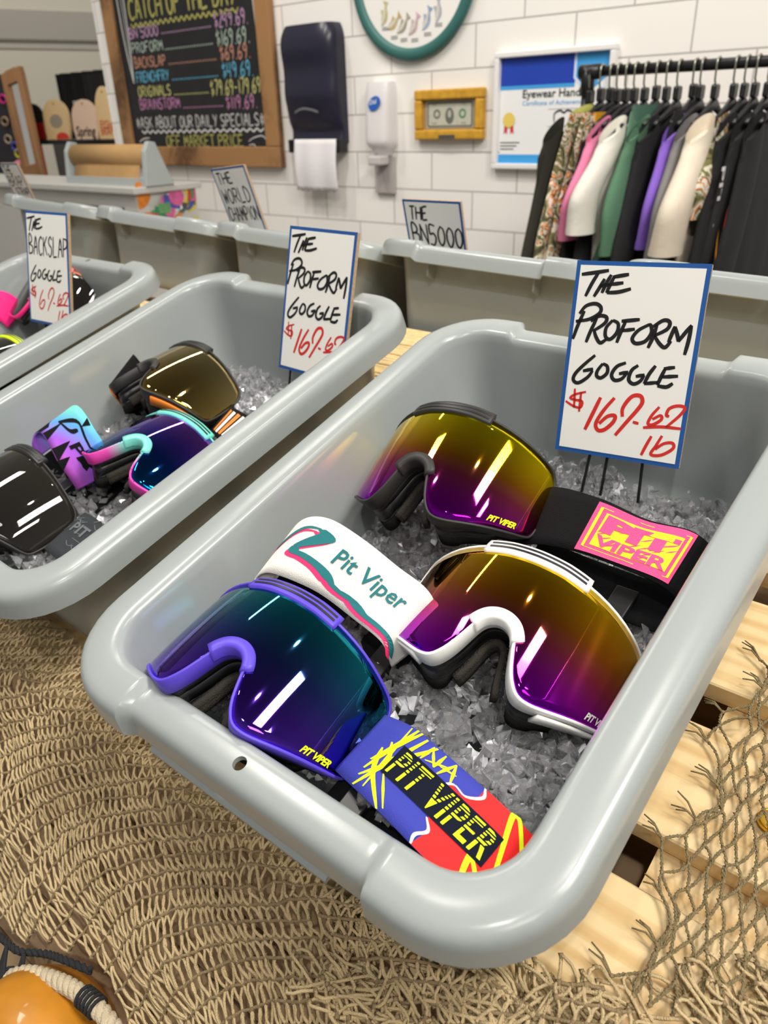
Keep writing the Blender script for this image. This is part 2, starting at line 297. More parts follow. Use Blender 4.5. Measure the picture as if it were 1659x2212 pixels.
# ------------------------------------------------------------------ tubs
def rrect(d, n_c=10, n_e=62):
    # ring around the opening, offset d outward; returns list of (u,v)
    r = max(.012, .036+d*(1. if d > 0 else .55)); x0, x1, y0, y1 = -d, W+d, -d, L+d; out = []
    cs = [(x1-r, y0+r, -90), (x1-r, y1-r, 0), (x0+r, y1-r, 90), (x0+r, y0+r, 180)]
    for i, (cx, cy_, a) in enumerate(cs):
        for k in range(n_c): q = math.radians(a+90*k/(n_c-1)); out.append((cx+r*math.cos(q), cy_+r*math.sin(q)))
        nx = cs[(i+1) % 4]; p = out[-1]; q0 = math.radians(nx[2]); e_ = (nx[0]+r*math.cos(q0), nx[1]+r*math.sin(q0))
        for k in range(1, n_e): out.append((p[0]+(e_[0]-p[0])*k/n_e, p[1]+(e_[1]-p[1])*k/n_e))
    return out
def sstep(a, b_, x): t = min(1, max(0, (x-a)/(b_-a))); return t*t*(3-2*t)
PROF = [(-0.05, -0.122), (-0.038, -0.1215), (-0.03, -0.116), (-0.025, -0.104), (-0.01, -0.035), (-0.0045, -0.01), (-0.0028, -0.0035), (-0.0012, -0.001), (0.0012, 0.0003), (0.00508, 0.0009), (0.01243, 0.0008), (0.01978, 0.0002), (0.0235, -0.001), (0.02622, -0.0032), (0.0278, -0.0064), (0.02848, -0.0105), (0.02961, -0.0225), (0.02802, -0.0235), (0.02576, -0.0222), (0.02429, -0.0095), (0.02034, -0.0035), (0.0113, -0.0025), (0.00508, -0.003), (0.001, -0.01), (-0.006, -0.038), (-0.021, -0.112), (-0.027, -0.123), (-0.04, -0.127)]
def tub_mesh():
    b = MB(); n = None; vs = []
    for d, w in PROF:
        ring = rrect(d); n = len(ring)
        for u, v in ring:
            ww, vv = w, v; end = v < L*.12 and -.02 < u < W+.02 or v > L*.88
            if d > -.004 and w > -.03 and end:
                h = sstep(.0545, .0595, u)*(1-sstep(W-.0595, W-.0545, u))
                near = v < L/2; inr = 1 if (v < .03 if near else v > L-.03) else 0
                ww = w-.0042*h*inr; vv = v+(1 if near else -1)*h*inr*(.0008+.0050*sstep(.008, .027, d))
            # faint seam where corner meets the edge
            vs.append((u, vv, ww))
    k = len(PROF); fs = [(i*n+j, i*n+(j+1) % n, (i+1)*n+(j+1) % n, (i+1)*n+j) for i in range(k-1) for j in range(n)]
    fs += [tuple(range(n)), tuple(reversed(range((k-1)*n, k*n)))]
    b.add(vs, fs, 0, True); o = b.build('tub_body', M['tub']); recalc(o)
    # drain hole through each handle
    c = MB()
    for v in (-.0092, L+.0092): c.tube([(W*.49, v, -.0088), (W*.49, v, .02)], .0042, 24, smooth=False)
    co = c.build('cutter', M['tub']); recalc(co)
    md = o.modifiers.new('holes', 'BOOLEAN'); md.operation = 'DIFFERENCE'; md.object = co; md.solver = 'EXACT'
    dg = bpy.context.evaluated_depsgraph_get(); me = bpy.data.meshes.new_from_object(o.evaluated_get(dg)); bpy.data.objects.remove(co); bpy.data.objects.remove(o)
    me.name = 'tub_body'
    for p in me.polygons: p.use_smooth = True
    me.set_sharp_from_angle(angle=math.radians(48))
    return me
TUB_ME = tub_mesh()
def flange_mesh():
    b = MB()
    for s, v0 in ((-1, -.0225),):
        f = lambda x, y, z: Vector((x, v0+s*y, z))
        b.grid(lambda i, j: f(.068+i*(W-.156), -.012+.0150*j, -.0285-.005*j), 24, 4); b.grid(lambda i, j: f(.068+i*(W-.156), -.012+.0150*j, -.0312-.005*j), 24, 4, flip=True)
        b.add([f(.068, .0030, -.0335), f(W-.088, .0030, -.0335), f(W-.088, .0030, -.0362), f(.068, .0030, -.0362)], [(0, 1, 2, 3)])
        for x in (.068, W-.088): b.add([f(x, -.012, -.0285), f(x, .0030, -.0335), f(x, .0030, -.0362), f(x, -.012, -.0312)], [(0, 1, 2, 3)])
    return b
FL_B = flange_mesh(); tmp = FL_B.build('handle_flange', M['tub']); FL_ME = tmp.data; bpy.data.objects.remove(tmp)
def rib_mesh():
    b = MB()
    return b.add([(-.0012, 0, 0), (.0012, 0, 0), (.0012, .022, 0), (-.0012, .022, 0), (-.0012, .024, -.034), (.0012, .024, -.034), (-.0012, .008, -.03), (.0012, .008, -.03)], [(0, 1, 2, 3), (0, 6, 7, 1), (6, 4, 5, 7), (3, 2, 5, 4), (0, 3, 4, 6), (1, 7, 5, 2)])
tmp = rib_mesh().build('rib', M['tub']); RIB_ME = tmp.data; bpy.data.objects.remove(tmp)
def link(name, me, parent, loc=(0, 0, 0), rz=0):
    o = bpy.data.objects.new(name, me); COL.objects.link(o); o.parent = parent; o.location = loc; o.rotation_euler = (0, 0, rz); WM[o.name] = WM[parent.name]; return o
def tub(label, mtx, group, flange=True):
    r = thing('plastic_tub', label, 'tub', mtx, group)
    link('tub_body', TUB_ME, r)
    if flange: link('handle_flange', FL_ME, r)
    for x in (.072, W-.072):
        link('rib', RIB_ME, r, (x, -.0175, -.0115)); link('rib', RIB_ME, r, (x, L+.0175, -.0115), math.pi)
    return r
def dmat(u, v, w, rz=0.): return DECK @ Matrix.Translation((u, v, w)) @ Matrix.Rotation(rz, 4, 'Z')
GF, GB = 'grey tubs of ice in the front row', 'grey tubs in the back row seen from their ends'
T1m = dmat(-.006, 0, 0); T1 = tub('grey plastic tub holding the yellow mirrored, white framed and violet goggles', T1m, GF)
T2m = dmat(-.414, .018, 0, math.radians(-1.5)); T2 = tub('grey plastic tub holding the mint strapped goggles and bronze lens goggles', T2m, GF)
T3m = dmat(-.830, .014, 0, math.radians(-1)); T3 = tub('grey plastic tub holding the pink framed goggles', T3m, GF)
T4 = tub('grey plastic tub at left edge, only its far rounded corner showing', dmat(-1.29, .012, 0), GF)
def bmat_(x, z, roll): return Matrix.Translation((x+.026, .676, z)) @ Matrix.Rotation(math.radians(roll), 4, 'Y') @ Matrix.Rotation(-TILT, 4, 'X')
for x, z, roll, lab in ((.066, .150, 1.5, 'grey back row tub behind the large price sign, under the black clothes'), (-.288, .149, 1.5, 'grey back row tub holding the sign nearest the clothes rack'), (-.640, .153, 2.2, 'grey back row tub holding the slanted sign below the chalkboard'), (-.985, .163, 2.2, 'grey back row tub in front of the sticker covered counter'), (-1.335, .172, 2.2, 'grey back row tub at the left, under the small sign there')):
    tub(lab, bmat_(x-.030, z, roll), GB, False)

# ------------------------------------------------------------------ pallets and mat under the tubs
def pallet(label, mtx, vs, u0, u1, us):
    r = thing('wooden_pallet', label, 'pallet', mtx)
    for v0, v1 in vs:
        b = MB(); b.box(((u0+u1)/2, (v0+v1)/2, -.1375), (u1-u0, v1-v0, .019)); bevel(b.build('slat', M['pine'], r), .0012, 1)
    for u in us:
        b = MB(); b.box((u+.02, (vs[0][0]+vs[-1][1])/2, -.185), (.044 if u < .3 else .075, vs[-1][1]-vs[0][0]-.01, .075)); b.build('stringer', M['pine'], r)
    b = MB(); b.box(((u0+u1)/2, (vs[0][0]+vs[-1][1])/2, -.232), (u1-u0, vs[-1][1]-vs[0][0], .018)); b.build('bottom_deck', M['crate'], r)
    return r
SV = [(-.02, .091), (.126, .210), (.244, .330), (.362, .446), (.478, .555)]
pallet('pale pine slatted pallet under the nearest grey tub', DECK, SV, -.030, .62, [.0, .336, .55])
pallet('pale pine slatted pallet under the second and third tubs', DECK, SV, -1.45, -.036, [-1.40, -.85, -.42, -.08])
PF = thing('front_panel', 'weathered board panel behind the draped net', 'panel', Matrix.Translation(dk(-.4, -.022, -.135)))
for i, (t0, t1) in enumerate(((-.004, .047), (.050, .101), (.104, .158), (.161, .215), (.219, .275), (.278, .33))):
    b = MB(); P0 = dk(0, -.022, -.135); E_ = Vector((0, -.5, -.866)); N_ = Vector((0, -.866, .5))
    mid = P0+E_*((t0+t1)/2)+N_*-.020
    q = Matrix(((1, 0, 0, mid.x-.4), (0, E_.y, N_.y, mid.y), (0, E_.z, N_.z, mid.z), (0, 0, 0, 1)))
    o = b.box((0, 0, 0), (2.1, t1-t0, .014), mtx=q).build('front_board', M['crate'], PF, world=True); recalc(o)
BM_ = Matrix.Translation((0, .62, .140)) @ Matrix.Rotation(-TILT, 4, 'X')
pallet('pine slatted pallet under the back row, mostly hidden by its tubs', BM_, [(.0, .085), (.12, .205), (.24, .325), (.36, .445)], -1.45, .62, [-1.2, -.4, .3])
r = thing('display_table', 'wooden table under the pallets, seen only through gaps', 'table')
b = MB(); b.box((-.4, .55, -.36), (2.2, 1.0, .03)); b.build('table_top', M['crate'], r)
for x in (-1.4, .6):
    for y in (.1, 1.0): b = MB(); b.box((x, y, (FLOOR-.375)/2), (.06, .06, -.375-FLOOR)); b.build('leg', M['crate'], r)
# straw mat on the ridge
b = MB()
for k in range(34):
    v = .478+k*.0048; z0 = -.1225+random.uniform(0, .002)
    pts = []
    for i in range(15):
        u = -.60+i*.085; P = dk(u, v, z0) if v < .56 else dk(u, .56, z0)+Vector((0, (v-.56)*.95, -(v-.56)*.1))
        pts.append(P+Vector((0, random.uniform(-.0018, .0018), random.uniform(0, .0018))))
    b.tube(pts, .0027, 5)
for i in range(14):
    u = -.58+i*.085; b.tube([dk(u+random.uniform(-.002, .002), .476+k*.012, -.1185+(.002 if k % 2 else 0)) for k in range(8)], .0011, 4)
tag(b.build('straw_mat', M['straw']), 'woven straw mat on the ridge between front and back tubs', 'mat')

# ------------------------------------------------------------------ crushed clear ice
def crystals(n=14):
    out = []
    for k in range(n):
        bm = bmesh.new(); rs = np.random.RandomState(k+3)
        for i in range(9 if k % 3 else 6):
            d = rs.normal(size=3); d /= np.linalg.norm(d); bm.verts.new(d*np.array([1, .8, .65])*(rs.uniform(.8, 1.15)))
        h = bmesh.ops.convex_hull(bm, input=bm.verts); bmesh.ops.delete(bm, geom=[x for x in h['geom_interior'] if isinstance(x, bmesh.types.BMVert)], context='VERTS')
        bm.normal_update(); bm.verts.index_update(); out.append((np.array([v.co[:] for v in bm.verts]), [tuple(v.index for v in f.verts) for f in bm.faces])); bm.free()
    return out
CR = crystals()
GOG = []            # goggle frames, so that no ice pokes through a lens
def ice(label, mtx, surf, n, smin=.0038, smax=.0085, us=(.012, .290), vs_=(.012, .42), big=40, seed=1):
    rs = np.random.RandomState(seed); V_ = []; F_ = []; MI = []; off = 0
    for k in range(n):
        u, v = rs.uniform(*us), rs.uniform(*vs_); s = rs.uniform(smin, smax)*(1.6 if k < big else 1.)
        lay = rs.uniform(0, 1); w = surf(u, v)-(lay*.007 if lay < .62 else .010+(lay-.62)*.016)+rs.normal()*.0014+(.002 if k < big else 0)
        mg = .004-.27*w+s*.7
        if u < mg or u > W-mg or v < mg or v > L-mg: continue
        p = mtx @ Vector((u, v, w)); bad = False
        for g in GOG:
            q = g @ p
            if abs(q.x) < .092 and -.052 < q.y < .05 and q.z > math.sqrt(max(0, .085**2-min(.085, abs(q.x))**2))-.085-.012: bad = True; break
        if bad: continue
        cv, cf = CR[k % len(CR)]; a = Euler(rs.uniform(0, 6.28, 3)).to_matrix(); X = (np.array(a) @ cv.T).T*s+np.array([u, v, w])
        V_.append(X); F_ += [tuple(i+off for i in f) for f in cf]; off += len(X); MI += [0 if lay < .62 or k < big else 1]*len(cf)
    me = bpy.data.meshes.new('crushed_ice'); me.from_pydata([tuple(x) for x in np.concatenate(V_)], [], F_); me.materials.append(M['ice']); me.materials.append(M['ice_bed']); me.polygons.foreach_set('material_index', MI)
    o = bpy.data.objects.new('crushed_ice', me); COL.objects.link(o); o.matrix_world = mtx; return tag(o, label, 'ice', 'crushed clear ice in the tubs', 'stuff')
surf1 = lambda u, v: -.047-.135*v+.006*math.sin(u*31+1)*math.cos(v*23)+.004*math.sin(u*70)*math.sin(v*61)

# ------------------------------------------------------------------ goggles
R = .085
HALF = [(0, .0465), (.020, .0462), (.036, .0448), (.060, .0418), (.085, .0375), (.096, .0345), (.1025, .028), (.1055, .018), (.1065, .004), (.1058, -.010), (.1035, -.0185), (.098, -.0225), (.088, -.0265), (.065, -.0350), (.046, -.0420), (.036, -.0446), (.029, -.0440), (.0238, -.0395), (.0195, -.0325), (.0155, -.0225), (.0125, -.0145), (.009, -.0095), (.0045, -.0068), (0, -.0060)]
def outline(s=1.):
    r = HALF; l = [(-x, y) for x, y in reversed(HALF[1:-1])]
    return [np.array(p) for p in catmull([np.array(p) for p in r+l], 3, closed=True)]
OUT = outline()
def cyl(x, y, off=0.): rr = R+off; return Vector((rr*math.sin(x/R), y, rr*math.cos(x/R)-R-y*y*1.1))
def top_bot():
    xs = [p[0] for p in HALF]; iT = 8
    tx, ty = zip(*HALF[:iT+1]); bx, by = zip(*reversed(HALF[iT:]))
    return (lambda x: float(np.interp(abs(x), tx, ty))), (lambda x: float(np.interp(abs(x), bx, by)))
YT, YB = top_bot()
def goggle(label, mtx, frame_m, vent_m, nose_m, lens_m, logo=None, foam_strip=True, outrig=None, group='goggles on ice in the tubs', sc=1.):
    mtx = mtx @ Matrix.Scale(sc, 4)
    r = thing('ski_goggles', label, 'goggles', mtx, group); GOG.append(mtx.inverted())
    xm = .1062
    b = MB()
    def lp(i, j):
        x = -xm+2*xm*i; x = math.copysign(xm*(1-(1-abs(x)/xm)**1.0), x); yb, yt = YB(x), YT(x); return cyl(x, yb+(yt-yb)*j)
    b.grid(lp, 110, 12); o = recalc(b.build('lens', lens_m, r))
    md = o.modifiers.new('t', 'SOLIDIFY'); md.thickness = .0012; md.offset = -1
    if logo:
        lb = MB(); x0, y0, ln, h, lm, sl = logo
        add_text(lb, 'PIT VIPER', lambda x, y: cyl(x0+x, y0+y+sl*x, .0004), h, width=ln, bold=.035, shear=.25, spacing=.95); lb.build('lens_logo', lm, o)
    # frame swept round the lens
    n = len(OUT); nr = []
    for i in range(n):
        d = OUT[(i+1) % n]-OUT[i-1]; d = d/np.linalg.norm(d); nr.append(np.array([-d[1], d[0]]))
    ar = sum(OUT[i][0]*OUT[(i+1) % n][1]-OUT[(i+1) % n][0]*OUT[i][1] for i in range(n))
    if ar > 0: nr = [-q for q in nr]
    b = MB(); sec = [(-.0008, -.0005), (-.0007, .0007), (.0007, .0007), (.0011, .0003), (.0015, -.0102), (.0004, -.0110), (-.0008, -.010)]; m = len(sec); vs = []
    for i in range(n):
        for a, off in sec: p = OUT[i]+nr[i]*a; vs.append(cyl(p[0], p[1], off))
    b.add(vs, [(i*m+k, ((i+1) % n)*m+k, ((i+1) % n)*m+(k+1) % m, i*m+(k+1) % m) for i in range(n) for k in range(m)], 0, True)
    fr = recalc(b.build('frame', frame_m, r))
    # face frame and foam behind
    def back(i, t):
        p = OUT[i % n]; c = cyl(p[0]*.985, p[1]*.97+.0003, -.011); x, y, z = c
        d = .030 if abs(p[0]) < .05 else .026
        yy = y*(1+.10*t) if y < -.03 else y*(1-.10*t); yy = yy if abs(p[0]) > .024 or y > -.002 else y+.004*t
        return Vector((x*(1-.07*t), yy, z-d*t*(1-.45*min(1, abs(p[0])/.1))))
    b = MB(); ks = [0, .2, .55, .62, 1.]
    for a_, b_ in zip(ks[:-1], ks[1:]): b.add([back(i, t) for i in range(n) for t in (a_, b_)], [(2*i, (2*i+2) % (2*n), (2*i+3) % (2*n), 2*i+1) for i in range(n)], 1 if a_ > .58 else 0, True)
    o = b.build('face_frame', [M['black_pl'], M['foam']], r); md = o.modifiers.new('t', 'SOLIDIFY'); md.thickness = .003
    # nose foam
    b = MB(); nose = [p for p in OUT if abs(p[0]) < .024 and p[1] < -.004 and p[1] > -.040]; nose.sort(key=lambda p: math.atan2(p[0], p[1]+.06))
    b.grid(lambda i, j: cyl(*(np.array([np.interp(i*(len(nose)-1), range(len(nose)), [p[0] for p in nose])*.92, np.interp(i*(len(nose)-1), range(len(nose)), [p[1] for p in nose])-.002])), -.022-.010*j), 24, 3)
    o = b.build('nose_foam', M['face_foam'], r); md = o.modifiers.new('t', 'SOLIDIFY'); md.thickness = .004
    # brow vent with two slots
    b = MB(); hw = .0365
    def bro(i, j):
        x = -hw+2*hw*i; y = YT(x)-.0052+.0108*j; return cyl(x, y, .0020-.0030*max(0, j-.45)**1.5)
    b.grid(bro, 30, 6); o = recalc(b.build('brow_vent', vent_m, r)); md = o.modifiers.new('t', 'SOLIDIFY'); md.thickness = .008; md.offset = -1
    for yy in (.40, .72):
        s = MB(); s.grid(lambda i, j: cyl(-hw*.91+2*hw*.91*i, YT(-hw+2*hw*i)-.0052+.0108*(yy+(j-.5)*.15), .0024-.0030*max(0, yy-.45)**1.5), 24, 1); s.build('vent_slot', M['black_pl'], o)
    # nose bridge
    b = MB(); arc = [p for p in OUT if abs(p[0]) < .0142 and -.021 < p[1] < -.003]; arc.sort(key=lambda p: math.atan2(p[0], p[1]+.03))
    k = len(arc); rows = []
    for p in arc:
        q = np.array([p[0], p[1]+.026]); q = q/np.linalg.norm(q)
        rows += [cyl(*(p-q*.0022), -.006), cyl(*(p-q*.0022), .0012), cyl(*(p-q*.0006), .0026), cyl(*(p+q*.0052), .0026), cyl(*(p+q*.0062), .0008)]
    b.add(rows, [(5*i+j, 5*i+j+1, 5*i+j+6, 5*i+j+5) for i in range(k-1) for j in range(4)]+[(0, 1, 2, 3, 4), tuple(5*(k-1)+j for j in (4, 3, 2, 1, 0))], 0, True)
    o = recalc(b.build('nose_bridge', nose_m, r))
    if outrig:   # side vents under the frame
        b = MB()
        for s in (-1, 1):
            b = MB(); b.grid(lambda i, j: cyl(s*(.045+.045*i), YB(.045+.045*i)-.0026-.0006*j, -.002-.011*j), 8, 2)
            o = b.build('lower_vent', outrig, r); md = o.modifiers.new('t', 'SOLIDIFY'); md.thickness = .002
    return r

def strap(parent, top, bot, m, thick=.0016, base=DECK, name='strap', conv=True):
    # top, bot: matching edge points in deck coordinates; returns the mapping (s,t)->world
    f = (lambda p: np.array(base @ Vector(p))) if conv else (lambda p: np.array(p, float))
    A = np.array(catmull([f(p) for p in top], 10)); B = np.array(catmull([f(p) for p in bot], 10)); n = min(len(A), len(B))
    def at(s, t, off=0.):
        q = min(max(s, 0), 1)*(n-1); i = min(int(q), n-2); g = q-i
        a = A[i]*(1-g)+A[i+1]*g; c = B[i]*(1-g)+B[i+1]*g; p = a*(1-t)+c*t
        if off: d = (A[i+1]-A[i])+(B[i+1]-B[i]); nn = np.cross(c-a, d); nn /= np.linalg.norm(nn); p = p+nn*off
        return Vector(p)
    i = n//2; nn = np.cross(B[i]-A[i], (A[i+1]-A[i])+(B[i+1]-B[i])); sg = 1 if nn @ np.array((base @ Vector((0, 0, 1)))) > 0 else -1
    at0 = at; at = lambda s, t, off=0.: at0(s, t, off*sg)
    b = MB(); b.grid(lambda s, t: at(s, t), n-1, 6); o = b.build(name, m, parent, world=True)
    md = o.modifiers.new('t', 'SOLIDIFY'); md.thickness = thick/WM[parent.name].to_scale()[0]; md.offset = sg
    return o, at
def poly(mb, pts, at, mi, off, n=14):
    # filled polygon in strap coordinates, subdivided so that it follows the surface
    bm = bmesh.new(); vs = [bm.verts.new((x, y, 0)) for x, y in pts]; bm.faces.new(vs)
    xs = [p[0] for p in pts]; lo, hi = min(xs), max(xs)
    for k in range(1, n):
        x = lo+(hi-lo)*k/n; bmesh.ops.bisect_plane(bm, geom=bm.verts[:]+bm.edges[:]+bm.faces[:], plane_co=(x, 0, 0), plane_no=(1, 0, 0))
    bmesh.ops.triangulate(bm, faces=bm.faces[:]); bm.verts.index_update()
    mb.add([at(v.co.x, v.co.y, off) for v in bm.verts], [tuple(v.index for v in f.verts) for f in bm.faces], mi); bm.free()
def clasp(parent, p, d=(1, 0, 0)):
    b = MB(); c = dk(*p); b.box((0, 0, 0), (.016, .030, .005), mtx=Matrix.Translation(c) @ Matrix.Rotation(TILT, 4, 'X')); bevel(b.build('strap_buckle', M['black_pl'], parent, world=True), .001)

# --- violet goggles
g = goggle('violet framed goggles with indigo mirrored lens in nearest tub front', frame((.993, .048, -.107), (-.054, .997, -.05), (.095, .0475, .0105)), M['purplefr'], M['purplefr'], M['purplefr'], LENS['indigo'], logo=(.068, -.0300, .021, .0062, M['yel'], .30))
st, at = strap(g, [(.172, .071, -.040), (.198, .068, -.030), (.224, .063, -.029), (.250, .058, -.031), (.276, .053, -.036), (.297, .049, -.050)], [(.166, .028, -.044), (.192, .021, -.031), (.218, .016, -.029), (.244, .011, -.031), (.270, .007, -.036), (.288, .005, -.050)], M['blue_fab'])
b = MB()
poly(b, [(.62, 0.), (1., 0), (1, 1), (.54, 1), (.56, .78), (.53, .70), (.47, .34), (.51, .22), (.57, .24), (.62, .12)], at, 0, .0003)
ribbon(b, [(.62, 0.), (.635, .1), (.58, .22), (.515, .21), (.465, .33)], .016, lambda x, y: at(x, y, .0006), 2); ribbon(b, [(.52, .68), (.56, .78), (.53, .9), (.54, 1.)], .016, lambda x, y: at(x, y, .0006), 2)
poly(b, [(.235, .25), (.79, .27), (.79, .66), (.235, .66)], at, 3, .0009)
for j, (y0, y1) in enumerate(((0, .40), (.46, .54), (.60, .665), (.725, .775), (.835, .87), (.93, .96))):
    pass
vs, fs = text_mesh('PIT VIPER', 1., bold=.012, shear=.25, spacing=1.08); xs = [v[0] for v in vs]; ys = [v[1] for v in vs]; x0, xr, y0, yr = min(xs), max(xs)-min(xs), min(ys), max(ys)-min(ys)
bm = bmesh.new(); vv = [bm.verts.new(((x-x0)/xr, (y-y0)/yr, 0)) for x, y in vs]
for f in fs:
    try: bm.faces.new([vv[i] for i in f])
    except ValueError: pass
cuts = [.40, .46, .54, .60, .665, .725, .775, .835, .87, .93, .955]
for c in cuts: bmesh.ops.bisect_plane(bm, geom=bm.verts[:]+bm.edges[:]+bm.faces[:], plane_co=(0, c, 0), plane_no=(0, 1, 0))
gaps = list(zip(cuts[0::2], cuts[1::2]))
dead = [f for f in bm.faces if any(a_ < f.calc_center_median().y < c_ for a_, c_ in gaps)]
bmesh.ops.delete(bm, geom=dead, context='FACES'); bm.verts.index_update()
b.add([at(.250+.52*v.co.x, .625-.33*v.co.y, .0013) for v in bm.verts], [tuple(v.index for v in f.verts) for f in bm.faces], 1); bm.free()
for q in ([(.17, .98), (.30, .02)], [(.22, .92), (.20, .02)], [(.145, .62), (.26, .0)], [(.15, .75), (.235, 0)], [(.155, .85), (.36, .02)], [(.15, .42), (.20, .70), (.34, 1.0)], [(.17, .30), (.24, .55)], [(.24, .62), (.36, .95)], [(.33, .24), (.345, .03)], [(.345, .05), (.40, .22)], [(.40, .22), (.41, .02)], [(.43, .25), (.47, .02)], [(.47, .02), (.50, .24)], [(.42, .16), (.50, .12)], [(.35, .22), (.46, .10)]):
    ribbon(b, q, .018 if q[0][0] > .2 else .030, lambda x, y: at(x, y, .0005), 1, taper=.35)
for q in ([(.845, .62), (.765, .06), (.775, .0), (.80, .02), (.935, .42)], [(.765, .98), (.735, .70), (.75, .67), (.885, .98)], [(.80, .93), (.88, .66), (.97, .20)], [(.80, .98), (.96, .42)], [(.86, .98), (.97, .60)], [(.845, .66), (.885, .84)]):
    ribbon(b, q, .024, lambda x, y: at(x, y, .0007), 1, taper=.8)
poly(b, [(.81, .94), (.87, .68), (.955, .26), (1, .2), (1, .55), (.93, .72), (.88, .97)], at, 1, .0006, 6)
for t0 in (.80, .66, .50): poly(b, [(.885+.08*(.8-t0), t0), (.915+.08*(.8-t0), t0-.03), (.915+.08*(.8-t0), t0+.05)], at, 0, .0009, 2)
b.build('strap_print', [M['red'], M['yel'], M['white'], M['navy']], st, world=True)
st2, _ = strap(g, [(.168, .060, -.055), (.20, .055, -.056), (.24, .045, -.058), (.28, .040, -.066)], [(.165, .018, -.056), (.20, .012, -.056), (.24, .004, -.058), (.27, .006, -.068)], M['black_fab'], name='strap_underside')
clasp(g, (.186, .018, -.052))

# --- white goggles
g = goggle('white framed goggles with amber to violet mirrored lens in nearest tub', frame((.984, .075, -.162), (-.061, .994, .089), (.211, .153, -.009)), M['whitefr'], M['whitefr'], M['whitefr'], LENS['sunset2'], logo=(.0715, -.0285, .022, .0066, M['white'], .28), outrig=M['whitefr'])
st, at = strap(g, [(.163, .146, -.044), (.158, .146, -.012), (.131, .150, -.004), (.095, .158, .0), (.062, .163, .001), (.040, .160, -.003), (.028, .152, -.013), (.030, .148, -.026)], [(.148, .106, -.050), (.146, .106, -.026), (.118, .111, -.022), (.082, .117, -.021), (.048, .117, -.021), (.028, .116, -.025), (.017, .112, -.034), (.022, .110, -.046)], M['white_fab'])
b = MB(); SW = lambda x, y: at(x, y, .0004); SW2 = lambda x, y: at(x, y, .0007)
# swoosh mark, pink shadow first, then teal
sw = [(.80, .52), (.74, .33), (.66, .20), (.57, .18), (.53, .24), (.57, .38), (.63, .52), (.62, .60), (.55, .62), (.47, .68), (.42, .78), (.37, .82), (.32, .80), (.27, .86), (.20, .87), (.12, .89), (.06, .98)]
pk = [(x+.012, y+.055) for x, y in sw]
for P_, mi, fn in ((pk, 1, SW), (sw, 0, SW2)):
    ribbon(b, P_[:4], .04, fn, mi, taper=.3); ribbon(b, P_[3:7], .075, fn, mi, taper=.6); ribbon(b, P_[6:11], .075, fn, mi, taper=.6); ribbon(b, P_[10:], .07, fn, mi, taper=.5)
vs, fs = text_mesh('Pit Viper', 1., bold=.012, shear=.1); xs = [v[0] for v in vs]; xr = max(xs)
b.add([at(.465-.29*x/xr, .53-.36*y-.03*x/xr, .0008) for x, y in vs], fs, 0)
b.build('strap_print', [M['teal'], M['pink']], st, world=True)
st2, _ = strap(g, [(.032, .146, -.030), (.07, .150, -.047), (.11, .148, -.052), (.15, .144, -.054)], [(.024, .108, -.046), (.07, .106, -.060), (.11, .102, -.063), (.15, .098, -.060)], M['black_fab'], name='strap_underside')
clasp(g, (.135, .106, -.056))

# --- black goggles with yellow mirror
g = goggle('black framed goggles with yellow to magenta mirrored lens below the large price sign', frame((.995, .025, .093), (-.051, .958, .282), (.088, .243, .0105)), M['blackfr'], M['blackfr'], M['blackfr'], LENS['sunset'], logo=(.0665, -.0290, .022, .0064, M['yel'], .30))
st, at = strap(g, [(.158, .284, -.034), (.176, .283, -.024), (.211, .281, -.022), (.245, .277, -.025), (.273, .283, -.030), (.290, .282, -.042), (.297, .280, -.058)], [(.160, .240, -.052), (.180, .240, -.042), (.207, .243, -.040), (.237, .243, -.041), (.268, .242, -.044), (.286, .240, -.054), (.294, .240, -.066)], M['black_fab'])
b = MB(); pm = lambda x, y, o_=.0: at(x, y, .0008+o_)
poly(b, [(.33, .06), (.70, .02), (.70, .93), (.335, .97)], at, 0, .0008)
for q in ([(.352, .14), (.68, .10)], [(.352, .14), (.357, .88)], [(.357, .88), (.68, .86)], [(.68, .10), (.68, .86)]): ribbon(b, q, .012, lambda x, y: at(x, y, .0012), 1, taper=.9)
poly(b, [(.375, .20), (.66, .17), (.66, .80), (.378, .82)], at, 1, .0011)
rs = np.random.RandomState(5)
for k in range(26):
    x = rs.uniform(.38, .63); y = rs.uniform(.22, .70); ribbon(b, [(x, y+.10), (x+.035, y)], .010, lambda x_, y_: at(x_, y_, .0013), 0, taper=.2)
vs, fs = text_mesh('PIT', 1., bold=.06, spacing=.95); xs = [v[0] for v in vs]; xr = max(xs)-min(xs); x0 = min(xs)
b.add([at(.385+.27*(x-x0)/xr, .52-.40*y, .0015) for x, y in vs], fs, 0)
vs, fs = text_mesh('VIPER', 1., bold=.03, spacing=.95); xs = [v[0] for v in vs]; xr = max(xs)-min(xs); x0 = min(xs)
b.add([at(.385+.27*(x-x0)/xr, .79-.27*y, .0015) for x, y in vs], fs, 0)
pa = b.build('strap_patch', [M['pinkp'], M['yelp']], st, world=True); pa['label'] = 'pink and yellow stitched patch'
st2, _ = strap(g, [(.17, .262, -.060), (.21, .262, -.064), (.25, .262, -.066), (.292, .262, -.070)], [(.172, .226, -.066), (.21, .225, -.070), (.25, .226, -.072), (.288, .228, -.074)], M['black_fab'], name='strap_underside')
clasp(g, (.245, .232, -.066))

